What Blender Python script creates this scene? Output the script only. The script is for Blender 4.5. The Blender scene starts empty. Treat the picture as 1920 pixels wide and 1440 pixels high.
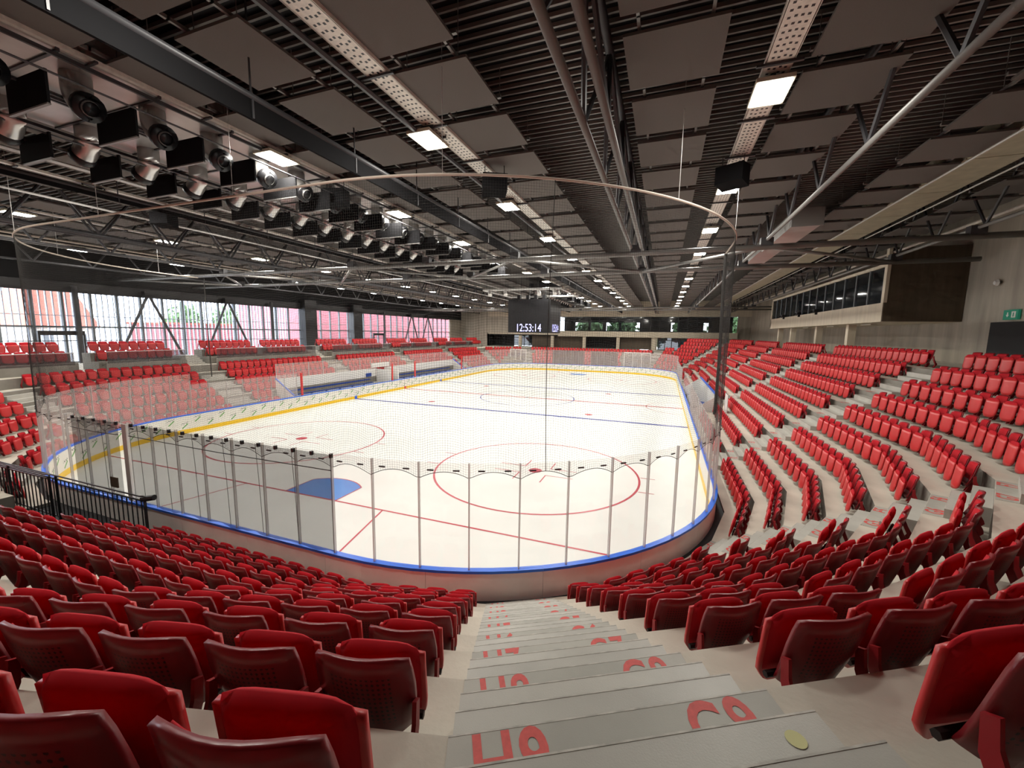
import bpy, math, random
import numpy as np
from mathutils import Vector, Matrix
random.seed(7)
rng = np.random.RandomState(3)
scene = bpy.context.scene
COL = scene.collection
# ------------------------------------------------------------------ camera
CAMP = np.array([12.0801, -36.8502, 6.1467]); YAW, PIT, ROLL, FPX = -0.3549, -0.1248, 0.0152, 760.03
FW = np.array([math.sin(YAW)*math.cos(PIT), math.cos(YAW)*math.cos(PIT), math.sin(PIT)])
_r = np.array([math.cos(YAW), -math.sin(YAW), 0.0]); _u = np.cross(_r, FW)
RT = _r*math.cos(ROLL)+_u*math.sin(ROLL); UP = -_r*math.sin(ROLL)+_u*math.cos(ROLL)
cam_d = bpy.data.cameras.new('camera'); cam = bpy.data.objects.new('camera', cam_d); COL.objects.link(cam)
cam_d.sensor_fit = 'HORIZONTAL'; cam_d.sensor_width = 36.0; cam_d.lens = FPX/1920*36.0
cam_d.clip_start = 0.05; cam_d.clip_end = 400
M = Matrix.Identity(4)
for i in range(3):
    M[i][0], M[i][1], M[i][2], M[i][3] = RT[i], UP[i], -FW[i], CAMP[i]
cam.matrix_world = M
scene.camera = cam
# ------------------------------------------------------------------ sky, exposure
LAMP_POWER = 150.0
world = bpy.data.worlds.new('sky'); scene.world = world; world.use_nodes = True
bg = world.node_tree.nodes['Background']; bg.inputs[0].default_value = (0.80, 0.89, 1.0, 1); bg.inputs[1].default_value = 11.0
scene.view_settings.view_transform = 'Standard'; scene.view_settings.look = 'None'
scene.view_settings.gamma = 1.0; scene.view_settings.use_curve_mapping = False
scene.view_settings.exposure = 0.22
cy = scene.cycles
cy.max_bounces = 4; cy.diffuse_bounces = 3; cy.glossy_bounces = 1; cy.transmission_bounces = 2; cy.transparent_max_bounces = 12
cy.use_adaptive_sampling = True; cy.adaptive_threshold = 0.05; cy.adaptive_min_samples = 12
cy.caustics_reflective = False; cy.caustics_refractive = False; cy.sample_clamp_indirect = 4.0

def visible_depth(p):
    """depth and pixel of a point for choosing which repeats show largest"""
    d = np.asarray(p, float)-CAMP; z = d@FW
    if z < 0.1: return -1, 0, 0
    return z, 960+FPX*(d@RT)/z, 720-FPX*(d@UP)/z
# ------------------------------------------------------------------ materials
def mat(name, col, rough=0.6, metal=0.0, spec=0.4, emit=None, estr=0.0, bump=0.0, bscale=30.0, var=0.0, vscale=2.0, stretch=(1, 1, 1), coat=0.0):
    m = bpy.data.materials.new(name); m.use_nodes = True
    nt = m.node_tree; b = nt.nodes['Principled BSDF']
    b.inputs['Base Color'].default_value = (*col, 1); b.inputs['Roughness'].default_value = rough
    b.inputs['Metallic'].default_value = metal; b.inputs['Specular IOR Level'].default_value = spec
    if coat: b.inputs['Coat Weight'].default_value = coat; b.inputs['Coat Roughness'].default_value = 0.15
    if emit is not None:
        b.inputs['Emission Color'].default_value = (*emit, 1); b.inputs['Emission Strength'].default_value = estr
    if var or bump:
        tc = nt.nodes.new('ShaderNodeTexCoord'); mp = nt.nodes.new('ShaderNodeMapping')
        mp.inputs['Scale'].default_value = stretch
        nt.links.new(tc.outputs['Object'], mp.inputs['Vector'])
        if var:
            n = nt.nodes.new('ShaderNodeTexNoise'); n.inputs['Scale'].default_value = vscale; n.inputs['Detail'].default_value = 6
            nt.links.new(mp.outputs['Vector'], n.inputs['Vector'])
            mr = nt.nodes.new('ShaderNodeMapRange'); mr.inputs['From Min'].default_value = 0.3; mr.inputs['From Max'].default_value = 0.7
            mr.inputs['To Min'].default_value = 1-var; mr.inputs['To Max'].default_value = 1+var*0.6
            nt.links.new(n.outputs['Fac'], mr.inputs['Value'])
            mx = nt.nodes.new('ShaderNodeMix'); mx.data_type = 'RGBA'; mx.blend_type = 'MULTIPLY'; mx.inputs['Factor'].default_value = 1
            mx.inputs['A'].default_value = (*col, 1)
            cb = nt.nodes.new('ShaderNodeCombineColor')
            for k in range(3): nt.links.new(mr.outputs['Result'], cb.inputs[k])
            nt.links.new(cb.outputs[0], mx.inputs['B']); nt.links.new(mx.outputs['Result'], b.inputs['Base Color'])
        if bump:
            n2 = nt.nodes.new('ShaderNodeTexNoise'); n2.inputs['Scale'].default_value = bscale; n2.inputs['Detail'].default_value = 4
            nt.links.new(mp.outputs['Vector'], n2.inputs['Vector'])
            bp = nt.nodes.new('ShaderNodeBump'); bp.inputs['Strength'].default_value = bump; bp.inputs['Distance'].default_value = 0.02
            nt.links.new(n2.outputs['Fac'], bp.inputs['Height']); nt.links.new(bp.outputs['Normal'], b.inputs['Normal'])
    return m
def sheer(name, col, opac, gloss=0.06, grough=0.05):
    """thin see-through sheet: a share of light stopped by the sheet, a share mirrored, the rest passes"""
    m = bpy.data.materials.new(name); m.use_nodes = True; nt = m.node_tree; nt.nodes.clear()
    out = nt.nodes.new('ShaderNodeOutputMaterial'); tr = nt.nodes.new('ShaderNodeBsdfTransparent'); df = nt.nodes.new('ShaderNodeBsdfDiffuse')
    gl = nt.nodes.new('ShaderNodeBsdfGlossy'); m1 = nt.nodes.new('ShaderNodeMixShader'); m2 = nt.nodes.new('ShaderNodeMixShader')
    df.inputs['Color'].default_value = (*col, 1); gl.inputs['Roughness'].default_value = grough
    m1.inputs[0].default_value = opac; m2.inputs[0].default_value = gloss
    nt.links.new(tr.outputs[0], m1.inputs[1]); nt.links.new(df.outputs[0], m1.inputs[2])
    nt.links.new(m1.outputs[0], m2.inputs[1]); nt.links.new(gl.outputs[0], m2.inputs[2]); nt.links.new(m2.outputs[0], out.inputs[0])
    return m
MT = {}
MT['ice'] = mat('ice', (0.80, 0.81, 0.78), 0.38, spec=0.25, var=0.05, vscale=0.5)
MT['red_paint'] = mat('red_ice_paint', (0.50, 0.03, 0.06), 0.3)
MT['blue_paint'] = mat('blue_ice_paint', (0.03, 0.05, 0.32), 0.3)
MT['crease'] = mat('crease_paint', (0.03, 0.22, 0.66), 0.3)
MT['board'] = mat('board_white', (0.80, 0.78, 0.72), 0.35, var=0.04)
MT['board_out'] = mat('board_back', (0.92, 0.88, 0.83), 0.45, var=0.06)
MT['cap'] = mat('cap_blue', (0.03, 0.17, 0.80), 0.3)
MT['kick'] = mat('kick_yellow', (0.86, 0.55, 0.02), 0.35)
MT['green'] = mat('print_green', (0.13, 0.36, 0.10), 0.5)
MT['print'] = mat('print_grey', (0.16, 0.20, 0.18), 0.5)
MT['glass'] = sheer('rink_glass', (0.80, 0.76, 0.74), 0.055, 0.035)
MT['glass_far'] = sheer('rink_glass_hazed', (0.80, 0.72, 0.70), 0.16, 0.04)  # milky haze of reflections mixed in as a pinkish diffuse colour
MT['winglass'] = sheer('window_glass', (0.6, 0.7, 0.75), 0.04, 0.06)
MT['darkglass'] = sheer('dark_window_glass', (0.02, 0.025, 0.03), 0.48, 0.07)
MT['gauze'] = sheer('gauze', (0.05, 0.045, 0.045), 0.60, 0.0)
MT['gauze_far'] = sheer('gauze_maroon', (0.05, 0.028, 0.03), 0.93, 0.0)
MT['post'] = sheer('post_acrylic', (0.62, 0.60, 0.58), 0.55, 0.05)
MT['tint'] = sheer('tinted_door_glass', (0.03, 0.05, 0.07), 0.82, 0.05)
MT['balus'] = sheer('balustrade_glass', (0.05, 0.05, 0.055), 0.42, 0.06)
MT['alu'] = mat('aluminium', (0.58, 0.57, 0.55), 0.4, metal=0.15)
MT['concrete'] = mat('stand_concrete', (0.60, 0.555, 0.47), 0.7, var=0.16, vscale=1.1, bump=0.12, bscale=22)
MT['riser'] = mat('riser_concrete', (0.25, 0.235, 0.205), 0.75, var=0.18, vscale=1.4)  # darker than the treads: shade on the risers put into the colour
MT['step'] = mat('step_concrete', (0.50, 0.485, 0.44), 0.42, var=0.14, vscale=1.8, bump=0.05, bscale=160, spec=0.5)
MT['landing'] = mat('landing_concrete', (0.43, 0.42, 0.375), 0.5, var=0.14, vscale=2.2, bump=0.04, bscale=160, spec=0.5)
MT['nosing'] = mat('worn_lit_edge', (0.54, 0.52, 0.47), 0.5, var=0.35, vscale=14)  # pale colour holds both wear and the light caught by step edges
MT['dot'] = mat('pale_yellow', (0.62, 0.60, 0.30), 0.6)
MT['rowpaint'] = mat('row_paint', (0.66, 0.10, 0.09), 0.55, var=0.12, vscale=40)
MT['rubber'] = mat('rubber_floor', (0.018, 0.018, 0.02), 0.6)
MT['wall'] = mat('wall_concrete', (0.44, 0.395, 0.325), 0.8, var=0.22, vscale=0.9, stretch=(2.2, 2.2, 0.25), bump=0.1, bscale=9)
MT['wallpale'] = mat('fascia_concrete', (0.62, 0.55, 0.43), 0.75, var=0.12, vscale=1.2, stretch=(2.5, 2.5, 0.3))
MT['dark'] = mat('dark_wall', (0.018, 0.018, 0.02), 0.6)
MT['brown'] = mat('brown_cladding', (0.10, 0.075, 0.05), 0.6, var=0.2, vscale=1.5, stretch=(4, 4, 0.2))
MT['black'] = mat('black_metal', (0.012, 0.012, 0.014), 0.4, spec=0.5)
MT['matte'] = mat('matte_black', (0.012, 0.012, 0.013), 0.95, spec=0.05)
MT['steel'] = mat('dark_steel', (0.055, 0.055, 0.06), 0.42, spec=0.5)
MT['steel_l'] = mat('grey_steel', (0.20, 0.195, 0.185), 0.4, spec=0.5)
MT['deck'] = mat('roof_deck', (0.008, 0.008, 0.010), 0.7)
MT['rib'] = mat('deck_rib', (0.22, 0.205, 0.19), 0.6)  # rib undersides paler than the deck: their light put into the colour
MT['panel'] = mat('acoustic_panel', (0.125, 0.110, 0.100), 0.9, var=0.06, vscale=60)
MT['panel_edge'] = MT['panel']
MT['tray'] = mat('galvanised_tray', (0.74, 0.69, 0.62), 0.45, metal=0.15, var=0.15, vscale=12)
MT['duct'] = mat('duct_metal', (0.60, 0.585, 0.565), 0.28, metal=0.6, var=0.12, vscale=2.0)
MT['nozzle'] = mat('nozzle_metal', (0.62, 0.60, 0.58), 0.28, metal=0.8)
MT['ductbeige'] = mat('duct_insulated', (0.50, 0.46, 0.34), 0.45, metal=0.3, var=0.15, vscale=3)
MT['lamp'] = mat('lamp_diffuser', (1, 1, 1), 0.5, emit=(1.0, 0.955, 0.87), estr=LAMP_POWER)
MT['lampframe'] = mat('lamp_frame', (0.55, 0.52, 0.42), 0.5)
MT['red_post'] = mat('red_post', (0.70, 0.06, 0.06), 0.4)
MT['bench'] = mat('bench_blue', (0.015, 0.06, 0.32), 0.4)
MT['screen'] = mat('screen_black', (0.010, 0.010, 0.012), 0.45)
MT['digits'] = mat('led_digits', (0.2, 0.2, 0.6), 0.5, emit=(0.55, 0.55, 1.0), estr=2.2)
MT['exitg'] = mat('exit_green', (0.02, 0.16, 0.10), 0.5, emit=(0.02, 0.22, 0.13), estr=0.25)
MT['white'] = mat('white_paint', (0.78, 0.77, 0.74), 0.5)
MT['rope'] = mat('rope_pale', (0.62, 0.54, 0.46), 0.7)
MT['net'] = mat('net_cord', (0.03, 0.028, 0.026), 0.8)
MT['cloth'] = mat('banner_cloth', (0.70, 0.66, 0.64), 0.8, var=0.25, vscale=2.5)
MT['brick'] = mat('red_brick', (0.40, 0.13, 0.15), 0.8, var=0.12, vscale=1.2)
MT['rooftile'] = mat('roof_tile', (0.36, 0.10, 0.07), 0.8, var=0.12, vscale=1.5)
MT['plaster'] = mat('plaster', (0.78, 0.74, 0.66), 0.8, var=0.08)
MT['fin'] = mat('facade_fin', (0.55, 0.58, 0.66), 0.6)
MT['mull'] = mat('mullion', (0.16, 0.18, 0.195), 0.5)
MT['leaf'] = mat('tree_leaf', (0.17, 0.30, 0.13), 0.8, var=0.4, vscale=3)
MT['bark'] = mat('tree_bark', (0.12, 0.08, 0.05), 0.9)
MT['ground'] = mat('ground_asphalt', (0.30, 0.29, 0.27), 0.9, var=0.1)
# seat plastics: red shell with a field of small holes in the backrest
def seat_shell():
    m = mat('seat_shell', (0.20, 0.009, 0.014), 0.33, spec=0.5)
    nt = m.node_tree; b = nt.nodes['Principled BSDF']
    tc = nt.nodes.new('ShaderNodeTexCoord'); sp = nt.nodes.new('ShaderNodeSeparateXYZ'); nt.links.new(tc.outputs['Object'], sp.inputs[0])
    def math_(op, a, bb=None):
        n = nt.nodes.new('ShaderNodeMath'); n.operation = op
        for i, v in enumerate((a, bb)):
            if v is None: continue
            if isinstance(v, (int, float)): n.inputs[i].default_value = v
            else: nt.links.new(v, n.inputs[i])
        return n.outputs[0]
    fx = math_('SUBTRACT', math_('FRACT', math_('MULTIPLY', sp.outputs['X'], 42.0)), 0.5)
    fz = math_('SUBTRACT', math_('FRACT', math_('MULTIPLY', sp.outputs['Z'], 36.0)), 0.5)
    r2 = math_('ADD', math_('MULTIPLY', fx, fx), math_('MULTIPLY', fz, fz))
    hole = math_('LESS_THAN', r2, 0.065)
    inx = math_('LESS_THAN', math_('ABSOLUTE', sp.outputs['X']), 0.135)
    inz = math_('LESS_THAN', math_('ABSOLUTE', math_('SUBTRACT', sp.outputs['Z'], 0.46)), 0.14)
    f = math_('MULTIPLY', math_('MULTIPLY', hole, inx), inz)
    mx = nt.nodes.new('ShaderNodeMix'); mx.data_type = 'RGBA'; nt.links.new(f, mx.inputs['Factor'])
    mx.inputs['A'].default_value = (0.20, 0.009, 0.014, 1); mx.inputs['B'].default_value = (0.03, 0.004, 0.005, 1)
    nt.links.new(mx.outputs['Result'], b.inputs['Base Color'])
    return m
MT['shell'] = seat_shell()
MT['pan'] = mat('seat_pan_plastic', (0.60, 0.030, 0.032), 0.36, spec=0.5)
MT['cushion'] = mat('seat_cushion', (0.46, 0.009, 0.018), 0.85, spec=0.2)
MT['leg'] = mat('seat_leg_steel', (0.34, 0.016, 0.022), 0.4)
MT['hinge'] = mat('seat_hinge', (0.02, 0.012, 0.012), 0.5)
# ------------------------------------------------------------------ mesh helpers
class MB:
    def __init__(s): s.v = []; s.f = []
    def add(s, vs, fs):
        o = len(s.v); s.v.extend([tuple(map(float, p)) for p in vs]); s.f.extend([tuple(i+o for i in f) for f in fs]); return s
    def box(s, x0, x1, y0, y1, z0, z1):
        return s.add([(x0,y0,z0),(x1,y0,z0),(x1,y1,z0),(x0,y1,z0),(x0,y0,z1),(x1,y0,z1),(x1,y1,z1),(x0,y1,z1)],
                     [(0,3,2,1),(4,5,6,7),(0,1,5,4),(1,2,6,5),(2,3,7,6),(3,0,4,7)])
    def obox(s, c, ax, ay, az, hx, hy, hz):
        c, ax, ay, az = (np.asarray(q, float) for q in (c, ax, ay, az))
        vs = [c+ax*hx*i+ay*hy*j+az*hz*k for k in (-1, 1) for (i, j) in ((-1,-1),(1,-1),(1,1),(-1,1))]
        return s.add(vs, [(0,3,2,1),(4,5,6,7),(0,1,5,4),(1,2,6,5),(2,3,7,6),(3,0,4,7)])
    def hexa(s, b, t):
        """b, t: four bottom and four top corners, same order (counter-clockwise from above)"""
        return s.add(list(b)+list(t), [(0,3,2,1),(4,5,6,7),(0,1,5,4),(1,2,6,5),(2,3,7,6),(3,0,4,7)])
    def tube(s, pts, r, n=8, cap=True, closed=False):
        pts = [np.asarray(p, float) for p in pts]; N = len(pts); rings = []
        rr = r if hasattr(r, '__len__') else [r]*N
        for i, p in enumerate(pts):
            a = pts[(i-1) % N] if (closed or i > 0) else p; b = pts[(i+1) % N] if (closed or i < N-1) else p
            t = b-a; t = t/np.linalg.norm(t)
            h = np.array([0, 0, 1.0]) if abs(t[2]) < 0.95 else np.array([1.0, 0, 0])
            e1 = np.cross(h, t); e1 /= np.linalg.norm(e1); e2 = np.cross(t, e1)
            rings.append([p+rr[i]*(math.cos(2*math.pi*k/n)*e1+math.sin(2*math.pi*k/n)*e2) for k in range(n)])
        vs = [q for rg in rings for q in rg]; fs = []
        M_ = N if closed else N-1
        for i in range(M_):
            for k in range(n):
                a = i*n+k; b = i*n+(k+1) % n; c = ((i+1) % N)*n+(k+1) % n; d = ((i+1) % N)*n+k
                fs.append((a, b, c, d))
        if cap and not closed:
            fs.append(tuple(range(n-1, -1, -1))); fs.append(tuple((N-1)*n+k for k in range(n)))
        return s.add(vs, fs)
    def prism(s, poly, o, e1, e2, e3, th):
        """poly in (e1,e2) plane at origin o, extruded +-th/2 along e3"""
        o, e1, e2, e3 = (np.asarray(q, float) for q in (o, e1, e2, e3)); n = len(poly)
        vs = [o+e1*a+e2*b-e3*th/2 for a, b in poly]+[o+e1*a+e2*b+e3*th/2 for a, b in poly]
        fs = [tuple(range(n-1, -1, -1)), tuple(range(n, 2*n))]+[(i, (i+1) % n, n+(i+1) % n, n+i) for i in range(n)]
        return s.add(vs, fs)
    def sheet(s, P, Q):
        """closed solid between two same-size point grids P (front) and Q (back)"""
        nu, nv = len(P), len(P[0]); vs = [p for row in P for p in row]+[q for row in Q for q in row]; o = nu*nv; fs = []
        for i in range(nu-1):
            for j in range(nv-1):
                a, b, c, d = i*nv+j, (i+1)*nv+j, (i+1)*nv+j+1, i*nv+j+1
                fs.append((a, b, c, d)); fs.append((o+a, o+d, o+c, o+b))
        edge = [i*nv for i in range(nu)]+[(nu-1)*nv+j for j in range(1, nv)]+[i*nv+nv-1 for i in range(nu-2, -1, -1)]+[j for j in range(nv-2, 0, -1)]
        for a, b in zip(edge, edge[1:]+edge[:1]): fs.append((b, a, o+a, o+b))
        return s.add(vs, fs)
    def grid(s, P):
        nu, nv = len(P), len(P[0])
        return s.add([p for r in P for p in r], [(i*nv+j, (i+1)*nv+j, (i+1)*nv+j+1, i*nv+j+1) for i in range(nu-1) for j in range(nv-1)])
    def mesh(s, name, smooth=False):
        me = bpy.data.meshes.new(name); me.from_pydata(s.v, [], s.f)
        if smooth: me.polygons.foreach_set('use_smooth', [True]*len(me.polygons))
        me.update(); return me
    def build(s, name, m, parent=None, smooth=False, **kw):
        return put(name, s.mesh(name, smooth), MT[m] if m else None, parent, **kw)
def put(name, me, m=None, parent=None, loc=None, label=None, cat=None, group=None, kind=None):
    o = bpy.data.objects.new(name, me); COL.objects.link(o)
    if m is not None and not me.materials: me.materials.append(m)
    if parent is not None: o.parent = parent
    if loc is not None: o.location = loc
    tag(o, label, cat, group, kind); return o
def tag(o, label=None, cat=None, group=None, kind=None):
    if label: o['label'] = label
    if cat: o['category'] = cat
    if group: o['group'] = group
    if kind: o['kind'] = kind
    return o
def empty(name, loc=(0, 0, 0), label=None, cat=None, group=None, kind=None):
    o = bpy.data.objects.new(name, None); COL.objects.link(o); o.location = loc; o.empty_display_size = 0.2
    return tag(o, label, cat, group, kind)
ORD = ['first','second','third','fourth','fifth','sixth','seventh','eighth','ninth','tenth','eleventh','twelfth','thirteenth','fourteenth','fifteenth','sixteenth','seventeenth','eighteenth','nineteenth','twentieth']
def ordn(i): return ORD[i] if i < len(ORD) else '%dth' % (i+1)
X3, Y3, Z3 = np.eye(3)
# ------------------------------------------------------------------ rink outline
HW, HL, RC = 13.95, 30.0, 8.45
CX, CY = HW-RC, HL-RC
def rink_path():
    """outline starting on the right board at y=0 going towards the near end, clockwise seen from above; (s) -> point, outward normal"""
    segs = [('l', (HW, 0), (HW, -CY)), ('a', (CX, -CY), 0), ('l', (CX, -HL), (-CX, -HL)), ('a', (-CX, -CY), -90),
            ('l', (-HW, -CY), (-HW, CY)), ('a', (-CX, CY), -180), ('l', (-CX, HL), (CX, HL)), ('a', (CX, CY), -270), ('l', (HW, CY), (HW, 0))]
    lens = [np.hypot(*(np.subtract(q[2], q[1]))) if q[0] == 'l' else RC*math.pi/2 for q in segs]
    return segs, lens
SEGS, SLEN = rink_path(); STOT = sum(SLEN)
def rink(s, off=0.0):
    s = s % STOT
    for q, L in zip(SEGS, SLEN):
        if s <= L or q is SEGS[-1]:
            if q[0] == 'l':
                a, b = np.array(q[1], float), np.array(q[2], float); t = (b-a)/L; n = np.array([-t[1], t[0]]); n = -n if n@(a+t*L/2) < 0 else n
                p = a+t*s
            else:
                ang = math.radians(q[2])-s/RC; n = np.array([math.cos(ang), math.sin(ang)]); p = np.array(q[1])+RC*n
            return p+n*off, n
        s -= L
S_NEAR_R = SLEN[0]; S_END0 = S_NEAR_R+SLEN[1]; S_END1 = S_END0+SLEN[2]; S_LEFT0 = S_END1+SLEN[3]; S_LEFT1 = S_LEFT0+SLEN[4]; S_FAR0 = S_LEFT1+SLEN[5]; S_FAR1 = S_FAR0+SLEN[6]; S_RIGHT1 = S_FAR1+SLEN[7]
# ------------------------------------------------------------------ ice and its markings
mb = MB(); pts = [rink(s, 0.02)[0] for s in np.linspace(0, STOT, 200, endpoint=False)]
mb.add([(p[0], p[1], 0) for p in pts], [tuple(range(len(pts)-1, -1, -1))])
ice = mb.build('floor_ice', 'ice', kind='structure'); tag(ice, 'pale ice sheet of the hockey rink with painted lines')
def flat(name, m, quads=None, polys=None, z=0.004):
    b = MB()
    for p in (polys or []): b.add([(x, y, z) for x, y in p], [tuple(range(len(p)))])
    return b.build(name, m, ice)
def rect(x0, x1, y0, y1): return [(x0, y0), (x1, y0), (x1, y1), (x0, y1)]
def line(a, b, w):
    a, b = np.array(a, float), np.array(b, float); t = (b-a)/np.linalg.norm(b-a); n = np.array([-t[1], t[0]])*w/2
    return [tuple(a-n), tuple(b-n), tuple(b+n), tuple(a+n)]
def ring(cx, cy_, r, w, a0=0, a1=2*math.pi, n=72):
    th = np.linspace(a0, a1, n+1); ps = []
    for i in range(n):
        q = [(r-w/2, th[i]), (r+w/2, th[i]), (r+w/2, th[i+1]), (r-w/2, th[i+1])]
        ps.append([(cx+a*math.cos(t), cy_+a*math.sin(t)) for a, t in q])
    return ps
def disc(cx, cy_, r, n=24): return [(cx+r*math.cos(t), cy_+r*math.sin(t)) for t in np.linspace(0, 2*math.pi, n, endpoint=False)]
YB, YN, YG, YE, DX = 7.56, 5.95, 25.85, 19.86, 6.97
flat('centre_line', 'red_paint', polys=[rect(-HW+.02, -4.55, -.15, .15), rect(4.55, HW-.02, -.15, .15), rect(-4.45, 4.45, -.15, .15)])
for sy in (-1, 1):
    flat('blue_line', 'blue_paint', polys=[rect(-HW+.02, HW-.02, sy*YB-.18, sy*YB+.18)])
    xe = CX+math.sqrt(max(0, RC**2-(YG-CY)**2))-.03
    flat('goal_line', 'red_paint', polys=[rect(-xe, xe, sy*YG-.04, sy*YG+.04)])
    arc = [(1.83*math.sin(a), sy*(-YG)+(-sy)*(-1)*0+(-sy)*(-1)*0+(-sy)*(-1)*0) for a in (0,)]
    ths = np.linspace(-math.acos(1.37/1.83), math.acos(1.37/1.83), 13)
    cre = [(-1.22, 0), (1.22, 0), (1.22, 1.37)]+[(1.83*math.sin(-t), 1.83*math.cos(t)) for t in ths][0:13]+[(-1.22, 1.37)]
    cre = [(x, -sy*(-1)*(-1)*y*1.0+sy*YG) for x, y in cre]
    flat('goal_crease', 'crease', polys=[cre if sy > 0 else cre[::-1]][::1], z=0.003)
    edge = [((-1.22, 0), (-1.22, 1.37)), ((1.22, 0), (1.22, 1.37))]
    arcp = [(1.83*math.sin(t), 1.83*math.cos(t)) for t in ths]
    edge += list(zip(arcp[:-1], arcp[1:]))
    flat('crease_edge', 'red_paint', polys=[line((a[0], sy*(YG-a[1])), (b[0], sy*(YG-b[1])), .05) for a, b in edge], z=0.006)
    for sx in (-1, 1):
        flat('restricted_line', 'red_paint', polys=[line((sx*3.3, sy*YG), (sx*4.25, sy*(HL-.03)), .06)])
        flat('faceoff_circle', 'red_paint', polys=ring(sx*DX, sy*YE, 4.5, .09))
        flat('faceoff_spot', 'red_paint', polys=[disc(sx*DX, sy*YE, .30)])
        flat('faceoff_spot', 'red_paint', polys=[disc(sx*DX, sy*YN, .30)])
        hs = []
        for a in (-1, 1):
            for b in (-1, 1):
                hs.append(line((sx*DX+a*.6, sy*YE+b*.45), (sx*DX+a*1.8, sy*YE+b*.45), .05)); hs.append(line((sx*DX+a*.6, sy*YE+b*.45), (sx*DX+a*.6, sy*YE+b*1.35), .05))
            for b in (-1, 1): hs.append(line((sx*DX+a*4.5, sy*YE+b*.85), (sx*DX+a*5.1, sy*YE+b*.85), .05))
        flat('faceoff_hash', 'red_paint', polys=hs)
flat('centre_circle', 'blue_paint', polys=ring(0, 0, 4.5, .09))
flat('centre_spot', 'blue_paint', polys=[disc(0, 0, .15)])
flat('referee_crease', 'red_paint', polys=ring(HW, 0, 3.0, .05, math.pi/2, 1.5*math.pi, 36))
# ------------------------------------------------------------------ boards
boards = empty('rink_boards', (0, 0, 0), 'white rink boards with blue cap rail and yellow kick plate around the ice', 'rink boards')
def strip(name, m, s0, s1, o0, o1, z0, z1, parent, step=0.6, z0o=None):
    n = max(1, int(math.ceil((s1-s0)/step))); ss = np.linspace(s0, s1, n+1)
    b = MB(); vs = []; fs = []
    for s in ss:
        p, nn = rink(s); a = p+nn*o0; c = p+nn*o1; zo = z0 if z0o is None else z0o
        vs += [(a[0], a[1], z0), (c[0], c[1], zo), (c[0], c[1], z1), (a[0], a[1], z1)]
    for i in range(n):
        for k in range(4): fs.append((i*4+k, i*4+(k+1) % 4, (i+1)*4+(k+1) % 4, (i+1)*4+k))
    fs += [(3, 2, 1, 0), (n*4, n*4+1, n*4+2, n*4+3)]
    b.add(vs, fs); return b.build(name, m, parent)
NP = 64; ds = STOT/NP
for i in range(NP):
    pn = strip('board_panel', 'board', i*ds+.006, (i+1)*ds-.006, 0.0, 0.05, 0.0, 1.04, boards)
    strip('backing_panel', 'board_out', i*ds+.004, (i+1)*ds-.004, 0.055, 0.10, 0.40, 1.04, pn)
NC = 32; dc = STOT/NC
for i in range(NC):
    strip('cap_rail', 'cap', i*dc+.002, (i+1)*dc-.002, -0.015, 0.13, 1.04, 1.10, boards)
    strip('kick_plate', 'kick', i*dc+.002, (i+1)*dc-.002, -0.014, 0.0, 0.0, 0.24, boards)
for s, m in ((S_LEFT0+CY-YB, 'cap'), (S_LEFT0+CY, 'red_post'), (S_LEFT0+CY+YB, 'cap')):
    strip('line_marker', m, s-.16, s+.16, -0.02, 0.0, 0.0, 0.26, boards)
# printed advert marks on the inner faces: green slash with a line of small dark letters
for i, s in enumerate(np.arange(S_NEAR_R+5, S_RIGHT1+10, 0.72)):
    if 0: continue
    p, n = rink(s, -0.004); t = np.array([n[1], -n[0]]); t3 = np.array([t[0], t[1], 0])
    zc = 0.80 if i % 2 == 0 else 0.50
    b = MB(); d = t3*.8+Z3*.6; d /= np.linalg.norm(d); e = np.cross(d, [n[0], n[1], 0])
    c = np.array([p[0], p[1], zc]); nn = np.array([n[0], n[1], 0])
    b.obox(c-Z3*.06, d, nn, e, .20, .003, .030); mk = b.build('printed_slash', 'green', boards)
    b = MB()
    for k in range(6):
        a = c+t3*(-.2+.07*k)+Z3*(.06+.035*(k % 2)+.012*k); b.obox(a, t3, nn, Z3, .02, .003, .03*(1 if k % 3 else .5))
    b.build('printed_letters', 'print', mk)
# rubber edge floor around the boards
mb = MB()
n = 160
A = [rink(s, .10)[0] for s in np.linspace(0, STOT, n, endpoint=False)]; B = [rink(s, 1.6)[0] for s in np.linspace(0, STOT, n, endpoint=False)]
mb.add([(p[0], p[1], .40) for p in A]+[(p[0], p[1], .40) for p in B], [(i, n+i, n+(i+1) % n, (i+1) % n) for i in range(n)])
tag(mb.build('floor_rubber', 'rubber', kind='structure'), 'black rubber floor strip behind the rink boards')
# ------------------------------------------------------------------ protective glass
glassw = empty('rink_glass', (0, 0, 0), 'clear protective glass panes with aluminium posts standing on the rink boards', 'glass screen')
npan = 152; dp = STOT/npan
def gtop(s):
    p, _ = rink(s); return 3.45 if abs(p[1]) > 21.3 else 2.85
def has_glass(s):
    p, _ = rink(s)
    return not (abs(p[1]) < 13.3 and p[0] < -13) and not (abs(p[1]) < 7.5 and p[0] > 13)
for i in range(npan):
    s0, s1 = i*dp, (i+1)*dp; sm = (s0+s1)/2
    if has_glass(sm):
        z1 = gtop(sm); p, _ = rink(sm)
        near = p[1] < -CY+1.0 and p[0] > -8
        strip('pane', 'glass' if near else 'glass_far', s0+.022, s1-.022, .045, .057, 1.10, z1, glassw, step=0.55)
    if has_glass(sm) or has_glass(sm-dp):
        p, nn = rink(s0, .051); t = np.array([nn[1], -nn[0], 0])
        b = MB(); z1 = max(gtop(sm), gtop(sm-dp))
        b.obox((p[0], p[1], (1.1+z1)/2), t, (nn[0], nn[1], 0), Z3, .016, .030, (z1-1.1)/2); b.build('stanchion', 'post', glassw)
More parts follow.
